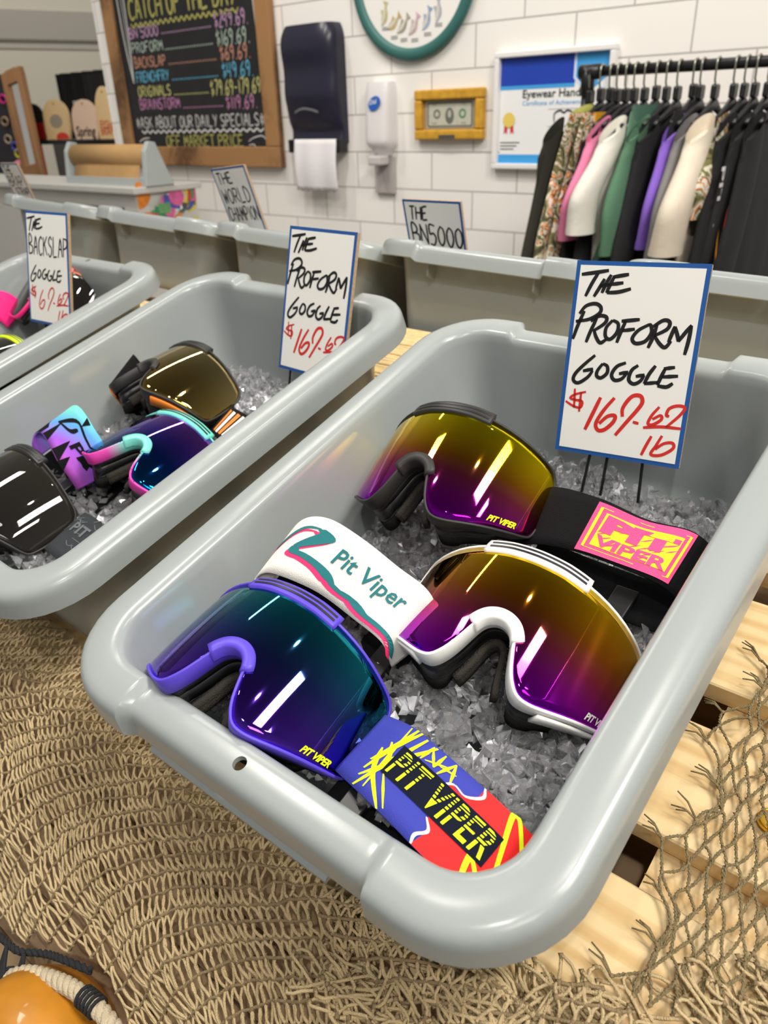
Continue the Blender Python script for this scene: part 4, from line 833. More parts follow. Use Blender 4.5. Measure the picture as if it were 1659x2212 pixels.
# towel dispenser
td = thing('towel_dispenser', 'smoky dark towel dispenser on the tile wall with white paper hanging', 'dispenser', Matrix.Translation(onw(-1.775, .40)))
b = MB(); wd_ = .262
def dsp(i, j):
    a = math.pi*i; z = .185-.37*j; tz = 1-max(0, 1-2*j)**9*.14; bul = .066+.018*math.sin(math.pi*min(1, j*1.5))+.008*math.sin(math.pi*4*j)-.016*sstep(.80, .9, j)
    return Vector((-wd_/2*math.cos(a)*abs(math.cos(a))**-.55*tz if abs(math.cos(a)) > 1e-6 else 0, -bul*abs(math.sin(a))**.5, z))
b.grid(dsp, 36, 40); b.add([dsp(i/36, 0) for i in range(37)], [tuple(range(37))]); b.add([dsp(i/36, 1) for i in range(37)], [tuple(range(37))])
o = recalc(b.build('cover', mat('smoked_plastic', (.018, .017, .034), .30, spec=.5), td))
b = MB(); b.grid(lambda i, j: Vector((-.058+.116*i, -.078-.010*math.sin(math.pi*i), -.088+.012*math.sin(math.pi*i)+.008*j)), 14, 2); b.build('badge', mat('grey_badge', (.13, .13, .14), .5), td)
for s in (-1, 1): b = MB(); b.box((s*(wd_/2-.010), -.03, -.195), (.016, .05, .045)); bevel(b.build('side_guide', M['black_pl'], td), .004)
b = MB(); b.grid(lambda i, j: Vector((-.098+.214*i, -.050-.010*math.sin(3*j)+.003*math.sin(12*i), -.172-.175*j+(.004*math.sin(40*i) if j == 1 else 0))), 20, 10)
o = b.build('paper_towel', mat('paper_towel_white', (.74, .72, .74), .9, bump=.2, bscale=300), td); md = o.modifiers.new('t', 'SOLIDIFY'); md.thickness = .001
# soap dispenser
sd = thing('soap_dispenser', 'small white soap dispenser on the tile wall beside the framed banknote', 'dispenser', Matrix.Translation(onw(-1.472, .285)))
b = MB()
def soap(i, j):
    a = math.pi*i; z = .113-.225*j; tp = 1-.10*abs(2*j-1)**4-.42*sstep(.80, 1, j); return Vector((-.054*tp*math.copysign(abs(math.cos(a))**.5, math.cos(a)), -(.055+.012*j)*tp*abs(math.sin(a))**.5, z))
b.grid(soap, 28, 24); b.add([soap(i/28, 0) for i in range(29)], [tuple(range(29))]); b.add([soap(i/28, 1) for i in range(29)], [tuple(range(29))]); recalc(b.build('housing', mat('white_plastic', (.70, .67, .68), .35), sd))
b = MB(); n = 28; ov = [(.026*math.cos(2*math.pi*k/n), .021*math.sin(2*math.pi*k/n)+.006*math.cos(2*math.pi*k/n)) for k in range(n)]; b.prism(ov, lambda x, y, z: Vector((x+.003, -.0615+z, .050+y)), 0, -.002); lg = recalc(b.build('logo_badge', mat('blue_badge', (.02, .11, .48), .4), sd))
b = MB(); add_text(b, 'Dial', lambda x, y: Vector((x-.016, -.0642, .046+y+.15*x)), .019, shear=.2, bold=.01); b.build('logo_text', M['white'], lg)
b = MB(); b.box((0, -.045, -.125), (.055, .055, .03)); bevel(b.build('push_bar', mat('pale_grey_plastic', (.52, .49, .49), .4), sd), .006)
b = MB(); b.box((0, -.010, -.175), (.088, .012, .12)); bevel(b.build('drop_shadow_strip', mat('drop_shadow_grey', (.40, .37, .36), .5), sd), .003)  # grey slab standing in for the drop shadow below the dispenser
# framed banknote
fr = thing('framed_banknote', 'gold framed one dollar banknote on the tile wall', 'picture', Matrix.Translation(onw(-1.196, .295)))
b = MB(); FWm = mat('gilt_frame', (.56, .30, .03), .35, noise=.45, nscale=40)
for c_, d_ in (((0, -.014, .058), (.268, .026, .030)), ((0, -.014, -.058), (.268, .026, .030)), ((-.119, -.014, 0), (.030, .026, .086)), ((.119, -.014, 0), (.030, .026, .086))): b = MB(); b.box(c_, d_); bevel(b.build('frame_side', FWm, fr), .006, 3)
b = MB(); b.box((0, -.006, 0), (.215, .008, .095)); b.build('mat_board', mat('tan_mat', (.36, .24, .13), .7), fr)
b = MB(); b.box((0, -.0105, 0), (.184, .002, .078)); bn = b.build('banknote', mat('banknote_paper', (.47, .47, .39), .8, noise=.15, nscale=60), fr)
b = MB()
ink = lambda x, y: Vector((x, -.0118, y))
for q in ([(-.086, .034), (.086, .034)], [(-.086, -.034), (.086, -.034)], [(-.086, -.034), (-.086, .034)], [(.086, -.034), (.086, .034)]): ribbon(b, q, .006, ink, taper=1)
for cx in (-.05, .05): ribbon(b, [(cx+.011*math.cos(a), .002+.011*math.sin(a)) for a in np.linspace(0, 6.283, 13)], .006, ink, 1 if cx > 0 else 0, n=2, taper=1)
n = 20; b.add([ink(.017*math.cos(6.283*k/n), -.004+.024*math.sin(6.283*k/n)) for k in range(n)], [tuple(range(n))])
b.add([Vector((.007*math.cos(6.283*k/n), -.0122, .002+.011*math.sin(6.283*k/n))) for k in range(n)], [tuple(range(n))], 2)
for a, z in ((-.07, .027), (.045, .027), (-.07, -.028), (.045, -.028)): add_text(b, 'ONE', lambda x, y: ink(a+x, z+y), .009)
b.build('banknote_print', [mat('note_ink', (.13, .135, .11), .8), mat('note_green', (.06, .22, .10), .8), mat('note_face', (.42, .42, .36), .8)], bn)
b = MB(); b.box((0, -.028, -.064), (.062, .003, .012)); b.build('name_plate', mat('pewter', (.12, .12, .11), .4, metal=.5), fr)
# certificate
ce = thing('framed_certificate', 'white framed certificate with blue banner partly behind the clothes rack', 'picture', Matrix.Translation(onw(-.834, .297)))
wc, hc = .385, .318
for c_, d_ in (((0, -.012, hc/2-.008), (wc, .024, .016)), ((0, -.012, -hc/2+.008), (wc, .024, .016)), ((-wc/2+.008, -.012, 0), (.016, .024, hc-.032)), ((wc/2-.008, -.012, 0), (.016, .024, hc-.032))): b = MB(); b.box(c_, d_); bevel(b.build('frame_side', mat('white_moulding', (.78, .76, .75), .4), ce), .003)
b = MB(); b.box((0, -.004, 0), (wc-.03, .006, hc-.03)); sh = b.build('sheet', mat('certificate_paper', (.80, .80, .80), .5), ce)
P_ = lambda x, y, d=.0075: Vector((x, -d, y)); b = MB(); hw_, hh = (wc-.03)/2, (hc-.03)/2
b.add([P_(-hw_, hh), P_(.07, hh), P_(.07, hh-.075), P_(-hw_, hh-.075)], [(0, 3, 2, 1)], 0); b.add([P_(-hw_, hh-.075), P_(.07, hh-.075), P_(.07, hh-.085), P_(-hw_, hh-.085)], [(0, 3, 2, 1)], 1)
b.add([P_(.072, hh), P_(hw_, hh), P_(hw_, hh-.055), (P_(hw_-.05, hh-.092)), P_(.105, hh-.092), P_(.072, hh-.06)], [(5, 4, 3, 2, 1, 0)], 1); b.add([P_(-hw_, -hh), P_(hw_, -hh), P_(hw_, -hh+.026), P_(-hw_, -hh+.026)], [(0, 1, 2, 3)], 1)
ribbon(b, [(.068, hh), (.068, hh-.062), (.104, hh-.096), (.135, hh-.06), (.16, hh-.096)], .006, lambda x, y: P_(x, y, .008), 3, n=1, taper=1)
add_text(b, 'Eyewear Handler', lambda x, y: P_(-.098+x, .036+y, .008), .030, 2, width=.225, bold=.015); add_text(b, 'Certificate of Achievement', lambda x, y: P_(-.098+x, .016+y, .008), .017, 1, width=.215)
ribbon(b, [(.012, -.03), (.012, -.008), (.03, 0), (.042, -.006), (.054, 0), (.072, -.008), (.072, -.03)], .005, lambda x, y: P_(x, y, .008), 2); ribbon(b, [(-.01, .004), (.09, .004)], .001, P_, 2, taper=1); ribbon(b, [(-.01, -.042), (.09, -.042)], .001, P_, 2, taper=1)
for k in range(4): ribbon(b, [(-hw_+.006, -.085-.009*k), (-hw_+(.075 if k < 3 else .03)-.01*k, -.085-.009*k)], .003, P_, 2, taper=1)
ribbon(b, [(.0, -.098), (.09, -.098)], .004, P_, 2, taper=1); ribbon(b, [(.0, -.110), (.07, -.110)], .004, P_, 2, taper=1)
cx, cz = -.142, -.022
b.add([P_(cx+.02*math.cos(6.283*k/24)*(1.1 if k % 2 else 1), cz+.02*math.sin(6.283*k/24)*(1.1 if k % 2 else 1), .009) for k in range(24)], [tuple(range(24))], 4)
for s in (-1, 1): b.add([P_(cx+s*.004, cz-.016), P_(cx+s*.016, cz-.016), P_(cx+s*.018, cz-.040), P_(cx+s*.011, cz-.034), P_(cx+s*.006, cz-.041)], [(0, 1, 2, 3, 4)], 5)
b.build('certificate_print', [mat('royal_blue', (.012, .05, .40), .5), mat('sky_blue', (.05, .33, .72), .5), M['ink'], mat('pale_blue', (.62, .72, .9), .5), mat('gold_seal', (.75, .56, .12), .5), mat('ribbon_red', (.62, .04, .05), .5)], sh)
# round fish chart
rc = thing('round_fish_chart', 'round white fish chart with a green rim above the soap dispenser', 'sign', Matrix.Translation(onw(-1.342, .698)))
b = MB(); b.grid(lambda i, j: (lambda a, q: Vector(((.228+.0185*math.cos(q))*math.cos(a), -.014-.012*math.sin(q), (.228+.0185*math.cos(q))*math.sin(a))))(2*math.pi*i, 2*math.pi*j), 64, 12, closed_u=True); recalc(b.build('rim', mat('green_rim', (.035, .135, .125), .45), rc))
b = MB(); b.tube([(0, -.002, 0), (0, -.014, 0)], .226, 64, smooth=False); b.build('disc', mat('chart_white', (.80, .78, .75), .5), rc)
for k, (a, c_) in enumerate(((-118, (.50, .36, .14)), (-103, (.35, .30, .22)), (-86, (.55, .36, .40)), (-66, (.25, .36, .52)), (-135, (.5, .45, .2)), (-48, (.4, .4, .45)))):
    rr = .150 if k in (1, 2, 3) else .155; cx, cz = rr*math.cos(math.radians(a)), rr*math.sin(math.radians(a)); q = math.radians(35+10*k)
    spine = [(t, .012*math.sin(t*3)) for t in np.linspace(-1, 1, 11)]; hwf = [.0, .35, .62, .8, .85, .78, .62, .42, .22, .5, .9]
    b = MB(); fp = lambda x, y: Vector((cx+(x*math.cos(q)-y*math.sin(q))*.034, -.0152, cz+(x*math.sin(q)+y*math.cos(q))*.034))
    b.add([fp(t, s*hwf[i]*.42+.15*t*t) for i, (t, _) in enumerate(spine) for s in (-1, 1)], [(2*i, 2*i+2, 2*i+3, 2*i+1) for i in range(10)], 0)
    b.add([fp(t, s*hwf[i]*.2+.15*t*t+.1) + Vector((0, -.0004, 0)) for i, (t, _) in enumerate(spine[:9]) for s in (-1, 1)], [(2*i, 2*i+2, 2*i+3, 2*i+1) for i in range(8)], 1)
    b.add([fp(-.2, .35), fp(.25, .6), fp(.3, .3)], [(0, 1, 2)], 0)
    for z in (0, -.006): ribbon(b, [(cx-.014, cz-.036+z), (cx+.014, cz-.036+z)], .0028, lambda x, y: Vector((x, -.0152, y)), 2, taper=1)
    b.build('fish_picture', [mat('fish%d' % k, c_, .6, noise=.5, nscale=80), mat('fish_belly', (.6, .58, .52), .6), mat('caption_grey', (.25, .25, .25), .6)], rc)

# ------------------------------------------------------------------ clothes rack and clothes
YR = 1.75; ZB = .377
rk = thing('clothes_rack', 'black pipe clothes rack in front of the tile wall', 'rack', Matrix.Translation((-.55, YR, FLOOR)))
b = MB(); b.tube([(-.0, 0, 0), (0, 0, ZB-FLOOR-.012)], .0125, 14); b.build('upright', M['steel'], rk)
b = MB(); b.tube([(1.1, 0, 0), (1.1, 0, ZB-FLOOR)], .0125, 14); b.build('upright', M['steel'], rk)
b = MB(); b.tube([(-.005, 0, ZB-FLOOR), (1.1, 0, ZB-FLOOR)], .0115, 14); b.build('rail', M['steel'], rk)
b = MB(); b.tube([(-.02, 0, ZB-FLOOR), (.03, 0, ZB-FLOOR)], .0165, 14); b.tube([(0, 0, ZB-FLOOR-.05), (0, 0, ZB-FLOOR+.012)], .0165, 14); b.build('elbow_fitting', M['steel'], rk)
for x in (0, 1.1): b = MB(); b.tube([(x, -.25, .02), (x, .25, .02)], .0125, 10); b.build('foot', M['steel'], rk)
def cloth(name, c, **k): return mat('cloth_'+name, c, .95, noise=.12, nscale=25, bump=.3, bscale=120, **k)
def pattern_cloth():
    m = bpy.data.materials.new('leaf_camo_cloth'); m.use_nodes = True; t = m.node_tree; b = t.nodes['Principled BSDF']; co = t.nodes.new('ShaderNodeTexCoord')
    n = t.nodes.new('ShaderNodeTexNoise'); n.inputs['Scale'].default_value = 22; n.inputs['Detail'].default_value = 6; n.inputs['Distortion'].default_value = 1.5; t.links.new(co.outputs['Object'], n.inputs['Vector'])
    r = t.nodes.new('ShaderNodeValToRGB'); r.color_ramp.interpolation = 'CONSTANT'; el = r.color_ramp.elements
    while len(el) > 1: el.remove(el[-1])
    el[0].position = 0; el[0].color = (.05, .05, .025, 1)
    for p, c in ((.40, (.16, .15, .05)), (.47, (.62, .57, .45)), (.53, (.09, .07, .04)), (.57, (.72, .24, .03)), (.61, (.72, .70, .62)), (.68, (.22, .20, .08))): el.new(p).color = (*c, 1)
    t.links.new(n.outputs['Fac'], r.inputs[0]); t.links.new(r.outputs[0], b.inputs['Base Color']); b.inputs['Roughness'].default_value = .95; return m
CAMO = pattern_cloth()
def garment(label, x, m, kind='tee', half=.20, top=-.105, length=.62, sleeve=.30, th=.013, hood=False, extra=None, group='clothes hanging on the black rack', name=None):
    nm = name or {'tee': 'tee_shirt', 'hoodie': 'hooded_sweatshirt', 'pants': 'trousers', 'shorts': 'shorts'}[kind]
    z0 = ZB+top; r = thing(nm, label, 'shirt' if kind == 'tee' else 'sweatshirt' if kind == 'hoodie' else nm, Matrix.Translation((x, YR, z0)), group)
    rs = np.random.RandomState(int(abs(x)*9973) % 10000); b = MB(); ph = rs.uniform(0, 6)
    def body(i, j):
        a = 2*math.pi*i; z = -length*j
        if kind in ('pants', 'shorts'): hy = half*(.52+.50*j)
        else: hy = half*(.34+.58*sstep(0, .05, j)) if j < .05 else half*(.92-.06*sstep(.16, .5, j))
        t_ = th*(1+.35*math.sin(5*j+ph))*(.5+.5*sstep(0, .06, j))*(1+.7*j if kind in ('pants', 'shorts') else 1)
        fold = .004*math.sin(9*a+6*j+ph)*j
        return Vector((t_*math.cos(a)+fold+.006*math.sin(4*j+ph), hy*math.sin(a), z-(.03*abs(math.sin(a)) if kind == 'tee' or kind == 'hoodie' else 0)))
    b.grid(body, 36, 26, closed_u=True); recalc(b.build('body', m, r))
    if kind in ('tee', 'hoodie'):
        for s in (-1, 1):
            e = MB(); long_ = kind == 'hoodie'; ls = sleeve
            def slv(i, j):
                a = 2*math.pi*i; y = half*(.66+.42*sstep(0, .7, j)); z = -.030-(ls-.03)*j; rad = (.060 if not long_ else .052)-.006*j+.004*math.sin(5*j+ph)
                return Vector((th*(1.1+.45*j)*math.cos(a)+.005*math.sin(5*j+ph), s*(y+rad*math.sin(a)*(.85 if j < .1 else 1)), z-.026*math.sin(a)*(1-j)**2))
            e.grid(slv, 22, 18, closed_u=True); o = recalc(e.build('sleeve', m, r))
            e = MB(); e.grid(lambda i, j: slv(i, .93+.07*j)+Vector((.0008*math.cos(2*math.pi*i), s*.0008*math.sin(2*math.pi*i), -.001)), 22, 2, closed_u=True); o2 = e.build('hem', m, o)
    if hood:
        e = MB(); e.grid(lambda i, j: Vector((.02*math.sin(math.pi*j)*math.cos(2*math.pi*i), .085*math.cos(2*math.pi*i*.5)*math.sin(math.pi*j), -.01-.10*j+.02*math.sin(2*math.pi*i))), 20, 8); o = e.build('hood', m, r); md = o.modifiers.new('t', 'SOLIDIFY'); md.thickness = .006
    if extra: extra(r)
    return r
def hanger(x, k, top):
    h = thing('clothes_hanger', HL[k], 'hanger', Matrix.Translation((x, YR, ZB)), 'hangers on the black rack')
    b = MB(); b.tube([Vector((0, .014*math.cos(a), .014*math.sin(a)+.0)) for a in np.linspace(-.5, 3.3, 12)]+[Vector((0, -.012, -.03)), Vector((.002, 0, -.05)), Vector((0, 0, top+.03))], .0022, 6); b.build('hook', M['chrome'], h)
    b = MB(); b.tube([Vector((0, y, top+.012-.34*abs(y))) for y in (-.11, -.07, -.03, 0, .03, .07, .11)], [.005, .006, .008, .012, .008, .006, .005], 8); b.build('shoulder_bar', M['black_pl'], h)
    b = MB(); b.box((.0, 0, top+.036), (.012, .034, .030)); bevel(b.build('size_clip', M['black_pl'], h), .005)
xs = [-.540, -.513, -.489, -.471, -.450, -.429, -.405, -.378, -.354, -.329, -.294, -.278, -.246, -.207, -.185, -.163, -.138, -.110]
NAMES = ['black jacket', 'first camo shorts', 'amber labelled camo shorts', 'black sweatshirt beside the camo shorts', 'pink shirt', 'charcoal sweatshirt', 'white tee shirt', 'green shorts', 'green tee shirt', 'plain black sweatshirt', 'black shorts', 'purple tee shirt', 'grey tee shirt', 'cream tee shirt', 'camo tee shirt', 'lettered black sweatshirt', 'flame printed sweatshirt', 'last black sweatshirt']
HL = ['wire hook hanger holding the %s' % n for n in NAMES]
def ycol(r): b = MB(); b.tube([Vector((0, y, .006-.2*abs(y))) for y in np.linspace(-.07, .07, 9)], .017, 10); b.build('collar', mat('olive_rib', (.28, .28, .06), .95), r)
def flames(r):
    b = MB()
    for k, (y, z, h_) in enumerate(((-.245, -.36, .17), (-.215, -.30, .15), (-.19, -.40, .16), (-.16, -.36, .14))):
        b.add([Vector((.0255, y+.010*math.sin(q*5+k)+s*.011*(1-q)*q**.25, z+h_*q-.02)) for q in np.linspace(0, 1, 9) for s in (-1, 1)], [(2*i, 2*i+1, 2*i+3, 2*i+2) for i in range(8)], k % 2)
    b.build('flame_print', [mat('flame_orange', (.80, .30, .01), .8), mat('flame_red', (.6, .03, .01), .8)], r)
def prtext(r):
    b = MB(); add_text(b, 'PIT VIPER', lambda x, y: Vector((.0255, -.215+y, -.10-x)), .03, width=.24, bold=.02); b.build('sleeve_print', M['white'], r)
def waist(m_):
    def f(r): b = MB(); b.grid(lambda i, j: Vector((.015*math.cos(2*math.pi*i), .12*math.sin(2*math.pi*i)+.002*math.sin(60*i), .012-.045*j)), 60, 3, closed_u=True); b.build('waistband', m_, r)
    return f
def tagw(r): b = MB(); b.box((.014, -.05, -.03), (.004, .10, .06)); b.build('waist_label', mat('amber_label', (.62, .30, .01), .7), r); b = MB(); add_text(b, 'PIT', lambda x, y: Vector((.0165, -.085+x, -.045+y)), .03, bold=.02); b.build('label_print', M['ink'], r)
SPEC = [dict(m=cloth('jacket', (.020, .019, .013)), kind='hoodie', half=.25, sleeve=.62, length=.75, extra=ycol, name='jacket'), dict(m=CAMO, kind='shorts', half=.285, length=.31), dict(m=CAMO, kind='shorts', half=.265, length=.33, extra=tagw), dict(m=cloth('black', (.009, .009, .010)), kind='hoodie', sleeve=.5, half=.17),
        dict(m=cloth('pink', (.62, .18, .32)), kind='tee', sleeve=.255, half=.20), dict(m=cloth('charcoal', (.035, .035, .042)), kind='hoodie', sleeve=.50, half=.18), dict(m=cloth('white', (.66, .64, .57)), kind='tee', sleeve=.235, half=.24, th=.018), dict(m=cloth('green', (.085, .17, .115)), kind='shorts', length=.30, half=.24, extra=waist(mat('green_rib', (.06, .14, .10), .95))), dict(m=cloth('green2', (.075, .17, .10)), kind='tee', sleeve=.28, half=.20),
        dict(m=cloth('black2', (.010, .010, .011)), kind='hoodie', sleeve=.42), dict(m=cloth('black5', (.011, .011, .012)), kind='shorts', half=.2, length=.33), dict(m=cloth('purple', (.20, .10, .48)), kind='tee', sleeve=.265, half=.175), dict(m=cloth('grey', (.18, .17, .17)), kind='tee', sleeve=.28), dict(m=cloth('cream', (.66, .58, .47)), kind='tee', sleeve=.265, half=.245, th=.020), dict(m=CAMO, kind='tee', sleeve=.2, half=.17), dict(m=cloth('black3', (.010, .010, .010)), kind='hoodie', sleeve=.5, extra=prtext), dict(m=cloth('black4', (.012, .012, .012)), kind='hoodie', sleeve=.55, extra=flames), dict(m=cloth('black6', (.010, .011, .012)), kind='hoodie', sleeve=.5)]
LAB = ['dark olive black jacket with yellow collar, first on the rack', 'leaf camo shorts hanging next to the black jacket', 'leaf camo shorts with an amber waist label', 'black sweatshirt hanging between the camo shorts and the pink shirt', 'pink shirt hanging beside the charcoal sweatshirt', 'charcoal sweatshirt between the pink and white shirts', 'white tee shirt with loose sleeve beside the green shorts', 'dark green shorts with an elastic waistband', 'green tee shirt next to the green shorts', 'plain black sweatshirt next to the green tee shirt', 'black shorts just before the purple tee shirt', 'purple tee shirt peeking out behind the cream one', 'grey tee shirt between the purple and cream shirts', 'cream tee shirt with wide sleeve', 'camo tee shirt next to the cream one', 'black sweatshirt with white lettering down its sleeve', 'black sweatshirt with orange flame print', 'plain black sweatshirt past the flame print, at the right edge']
for k, x in enumerate(xs):
    tp = -.088 if SPEC[k]['kind'] in ('tee', 'hoodie') else -.085
    garment(LAB[k], x, top=tp, **{q: v for q, v in SPEC[k].items()}); hanger(x, k, tp)

# ------------------------------------------------------------------ counter at left with paper roll, boards, mirror
YC = 1.63; ZC = .084
ct = thing('service_counter', 'pale metal service counter with stickers on its right end', 'counter', Matrix.Translation((-2.306, YC, ZC)))
b = MB(); b.box((-1.0, .14, -.012), (2.04, .32, .024)); bevel(b.build('counter_top', M['stain'], ct), .004)
b = MB(); b.box((-1.0, .14, -.52), (2.0, .28, .99)); b.build('cabinet', M['stain'], ct)
b = MB(); b.box((-.42, -.004, -.105), (.66, .01, .06)); b.build('drawer_recess', mat('dark_green_recess', (.03, .035, .03), .6), ct)
rs = np.random.RandomState(8); cols = [(.75, .22, .02), (.55, .50, .45), (.03, .22, .10), (.70, .55, .05), (.06, .08, .35), (.55, .05, .06), (.75, .73, .68), (.12, .30, .12), (.08, .07, .08), (.65, .12, .30)]
for k in range(70):
    y, z = .01+.26*((k*.618) % 1), -.030-.17*((k*.377+.13*((k*.618) % 1)) % 1); a = rs.uniform(-.5, .5); s1, s2 = rs.uniform(.026, .048), rs.uniform(.022, .042); n = 4 if k % 3 else 14
    b = MB(); P2 = [(s1*math.cos(2*math.pi*(i+.5)/n)*1.2, s2*math.sin(2*math.pi*(i+.5)/n)*1.2) for i in range(n)]
    b.prism(P2, lambda p, q, d: Vector((.0005+d+.00012*k, min(.277, max(.003, y+p*math.cos(a)-q*math.sin(a))), z+p*math.sin(a)+q*math.cos(a))), 0, .0006); recalc(b.build('sticker', mat('sticker%d' % (k % 10), cols[k % 10], .5, noise=.5, nscale=60), ct))
pr = thing('paper_roll_cutter', 'grey stand holding a brown kraft paper roll on the counter', 'paper roll stand', Matrix.Translation((-2.43, 1.72, ZC)))
for x in (-.40, .14):
    b = MB(); mpx = lambda p, q, d: Vector((x+d, p, q)); b.prism([(-.055, 0), (.075, 0), (.060, .03), (.012, .150), (-.018, .155), (-.040, .12)], mpx, -.012, .012); bevel(recalc(b.build('side_plate', M['greymet'], pr)), .003)
b = MB(); b.box((-.13, -.05, .014), (.54, .02, .028)); b.build('base_bar', M['greymet'], pr)
b = MB(); b.tube([(-.38, .0, .103), (.12, .0, .103)], .041, 28); b.build('kraft_roll', M['kraft'], pr)
b = MB(); b.grid(lambda i, j: Vector((-.355+.45*i, -.028-.018*j, .074-.056*j+.006*math.sin(3*j))), 4, 8); o = b.build('kraft_sheet', M['kraft'], pr); md = o.modifiers.new('t', 'SOLIDIFY'); md.thickness = .001
# shelf with wooden boards
YD = 2.55
shf = thing('display_shelf', 'thin dark shelf carrying the wooden boards', 'shelf', Matrix.Translation((-4.2, YD, .222)))
b = MB(); b.box((.0, .06, -.012), (1.0, .22, .024)); b.build('shelf_board', M['steel'], shf)
for x in (-.44, .0, .44): b = MB(); b.box((x, .12, (FLOOR-.25)/2), (.03, .03, -.246-FLOOR+.0)); b.build('shelf_post', M['steel'], shf)
def deck_board(label, x, w, h, m, y=YD, lean=.06, extra=None, z=.222):
    r = thing('skate_deck', label, 'skateboard deck', Matrix.Translation((x, y, z)) @ Matrix.Rotation(-lean, 4, 'X'), 'boards standing on the shelf')
    P2 = [(-w/2*.86, 0), (w/2*.86, 0)]+[(w/2*(1 if q < .5 else 1-0*(q)), h*q) for q in (.25, .5)]
    P2 += [(w/2*math.cos(a), h*.55+h*.45*math.sin(a)) for a in np.linspace(.1, math.pi-.1, 18)]+[(-w/2, h*.5), (-w/2, h*.25)]
    b = MB(); b.prism(P2, lambda p, q, d: Vector((p, d, q)), -.006, .006); recalc(b.build('deck', m, r))
    b = MB(); b.tube([(0, -.0065, h*.90), (0, -.009, h*.90)], .006, 10); b.build('bolt', M['gold'], r)
    if extra: extra(r, w, h)
    return r
def spot(r, w, h): b = MB(); b.add([Vector((.0+w*.24*math.cos(6.283*k/24), -.0068, h*.46+h*.17*math.sin(6.283*k/24))) for k in range(24)], [tuple(range(24))]); b.build('grey_spot', mat('grey_stain', (.36, .31, .24), .7), r); b = MB(); b.add([Vector((.05+w*.24*math.cos(6.283*k/24), -.0069, h*.05+h*.13*max(-.3, math.sin(6.283*k/24)))) for k in range(24)], [tuple(range(24))]); b.build('red_patch', mat('red_paint', (.70, .05, .03), .6), r)
def spr(r, w, h): b = MB(); add_text(b, 'Spring', lambda x, y: Vector((-w*.38+x, -.0072, h*.08+y)), .075, width=w*.76, bold=.02); b.build('deck_lettering', M['ink'], r)
def redl(r, w, h):
    b = MB(); add_text(b, 'FISH', lambda x, y: Vector((-w*.32+x, -.0072, h*.20+y)), .06, width=w*.7, bold=.01); add_text(b, 'BRAP', lambda x, y: Vector((-w*.32+x, -.0072, h*.08+y)), .06, width=w*.7, bold=.01); b.build('deck_lettering', mat('red_letters', (.62, .07, .03), .7), r)
deck_board('blond wooden deck with a grey oval and red patch', -4.37, .29, .215, M['decks'], extra=spot)
deck_board('pinkish wooden deck lettered in black near its foot', -4.06, .26, .205, mat('pale_pink_wood', (.86, .62, .46), .5, noise=.06, nscale=4), extra=spr)
deck_board('tall narrow blond deck with red letters, nearest the tile wall', -3.85, .17, .262, M['decks'], extra=redl)
deck_board('black and red deck partly hidden by the leaning mirror', -4.63, .24, .20, mat('black_lacquer', (.03, .028, .028), .3), extra=lambda r, w, h: (lambda b: b.build('red_band', mat('red_lacquer', (.75, .02, .015), .4), r))(MB().box((0, -.008, h*.24), (w*.9, .004, h*.45))))
for x, w_, m_, lab in ((-4.60, .16, mat('red_lacquer', (.75, .02, .015), .4), 'red panel hanging below the shelf beside the mirror'), (-4.22, .30, mat('dark_glass_panel', (.10, .09, .085), .3), 'dark grey panel hanging below the shelf')):
    b = MB(); b.box((x, YD-.045, .05), (w_, .012, .30)); tag(b.build('hanging_panel', m_), lab, 'panel')
mi = thing('leaning_mirror', 'narrow wooden framed mirror leaning at the left', 'mirror', Matrix.Translation((-4.25, 2.28, .30)) @ Matrix.Rotation(math.radians(-8), 4, 'Y') @ Matrix.Rotation(math.radians(-4), 4, 'X'))
for c_, d_ in (((-.085, 0, 0), (.05, .03, .56)), ((.085, 0, 0), (.05, .03, .56)), ((0, 0, .25), (.12, .03, .07)), ((0, 0, -.24), (.12, .03, .08))): b = MB(); b.box(c_, d_); bevel(b.build('frame_side', wood('mirror_wood%d' % int(c_[0]*100+c_[2]*10), (.40, .20, .08), (.26, .12, .045), 5, (8, 8, 1)), mi), .003)
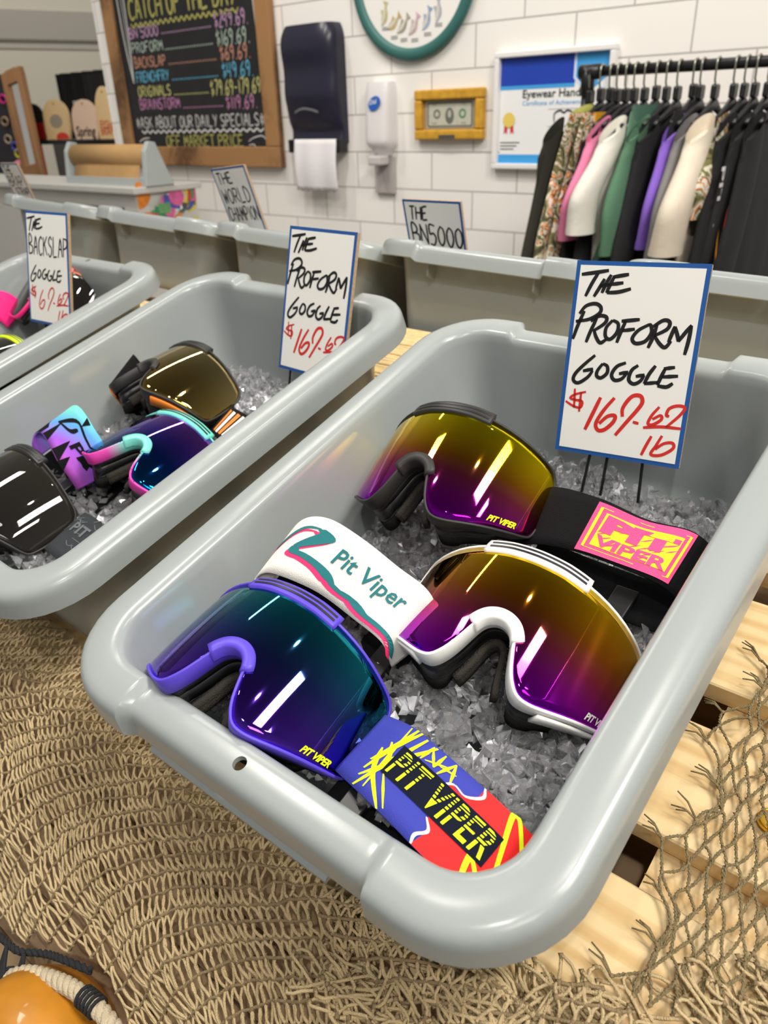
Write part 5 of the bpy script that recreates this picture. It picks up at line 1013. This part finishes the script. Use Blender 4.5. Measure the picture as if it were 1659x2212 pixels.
b = MB(); b.box((0, .004, 0), (.13, .008, .46)); b.build('glass', mat('mirror_silver', (.85, .85, .85), .03, metal=1), mi)
# black drapes and the dark display wall
for x, y, w_, zt, lab in ((-5.6, 3.6, .95, .66, 'black drape panel behind the leaning mirror'), (-4.95, 3.3, .52, .61, 'black drape panel behind the tall blond deck')):
    b = MB(); b.grid(lambda i, j: Vector((x-w_/2+w_*i, y+.025*math.sin(i*w_*40), FLOOR+(zt-FLOOR)*j)), 60, 2); o = b.build('drape', mat('black_drape', (.014, .014, .015), .9)); md = o.modifiers.new('t', 'SOLIDIFY'); md.thickness = .01; tag(o, lab, 'curtain')
b = MB(); b.box((-5.35, 3.45, (.46+FLOOR)/2), (.55, .02, .46-FLOOR)); tag(b.build('white_banner', mat('white_banner', (.62, .64, .68), .6)), 'pale banner between the black drapes', 'banner')
dw = thing('sunglasses_display', 'black display wall with colourful eyewear at far left', 'display', Matrix.Translation((-4.75, 2.42, .25)))
b = MB(); b.box((-.25, .05, 0), (1.0, .04, .66)); b.build('panel', mat('display_black', (.02, .018, .025), .5, noise=.6, nscale=14), dw)
rs = np.random.RandomState(17)
for k, (x, z, c_) in enumerate(((.02, .20, (.75, .02, .3)), (-.02, .08, (.45, .3, .2)), (.04, -.06, (.1, .1, .6)), (.06, -.10, (.8, .75, .05)), (.02, -.20, (.6, .6, .7)), (-.03, -.02, (.5, .4, .3)))):
    b = MB(); b.tube([Vector((x+.04*math.cos(a), .02, z+.022*math.sin(a))) for a in np.linspace(0, 6.283, 17)[:-1]], .007, 6, closed=True); b.build('eyewear', mat('eyewear%d' % k, c_, .4), dw)
b = MB(); b.grid(lambda i, j: Vector((.05*math.sin(math.pi*j)*math.cos(2*math.pi*i)*1.3, .03*math.sin(math.pi*j)*math.sin(2*math.pi*i), .026*math.cos(math.pi*j))), 20, 10, closed_u=True)
tag(b.build('pink_goggles', mat('pink_gloss', (.75, .22, .36), .3), mtx=Matrix.Translation((-4.42, 2.30, .10))), 'shiny pink goggles at left, before the black display', 'goggles')
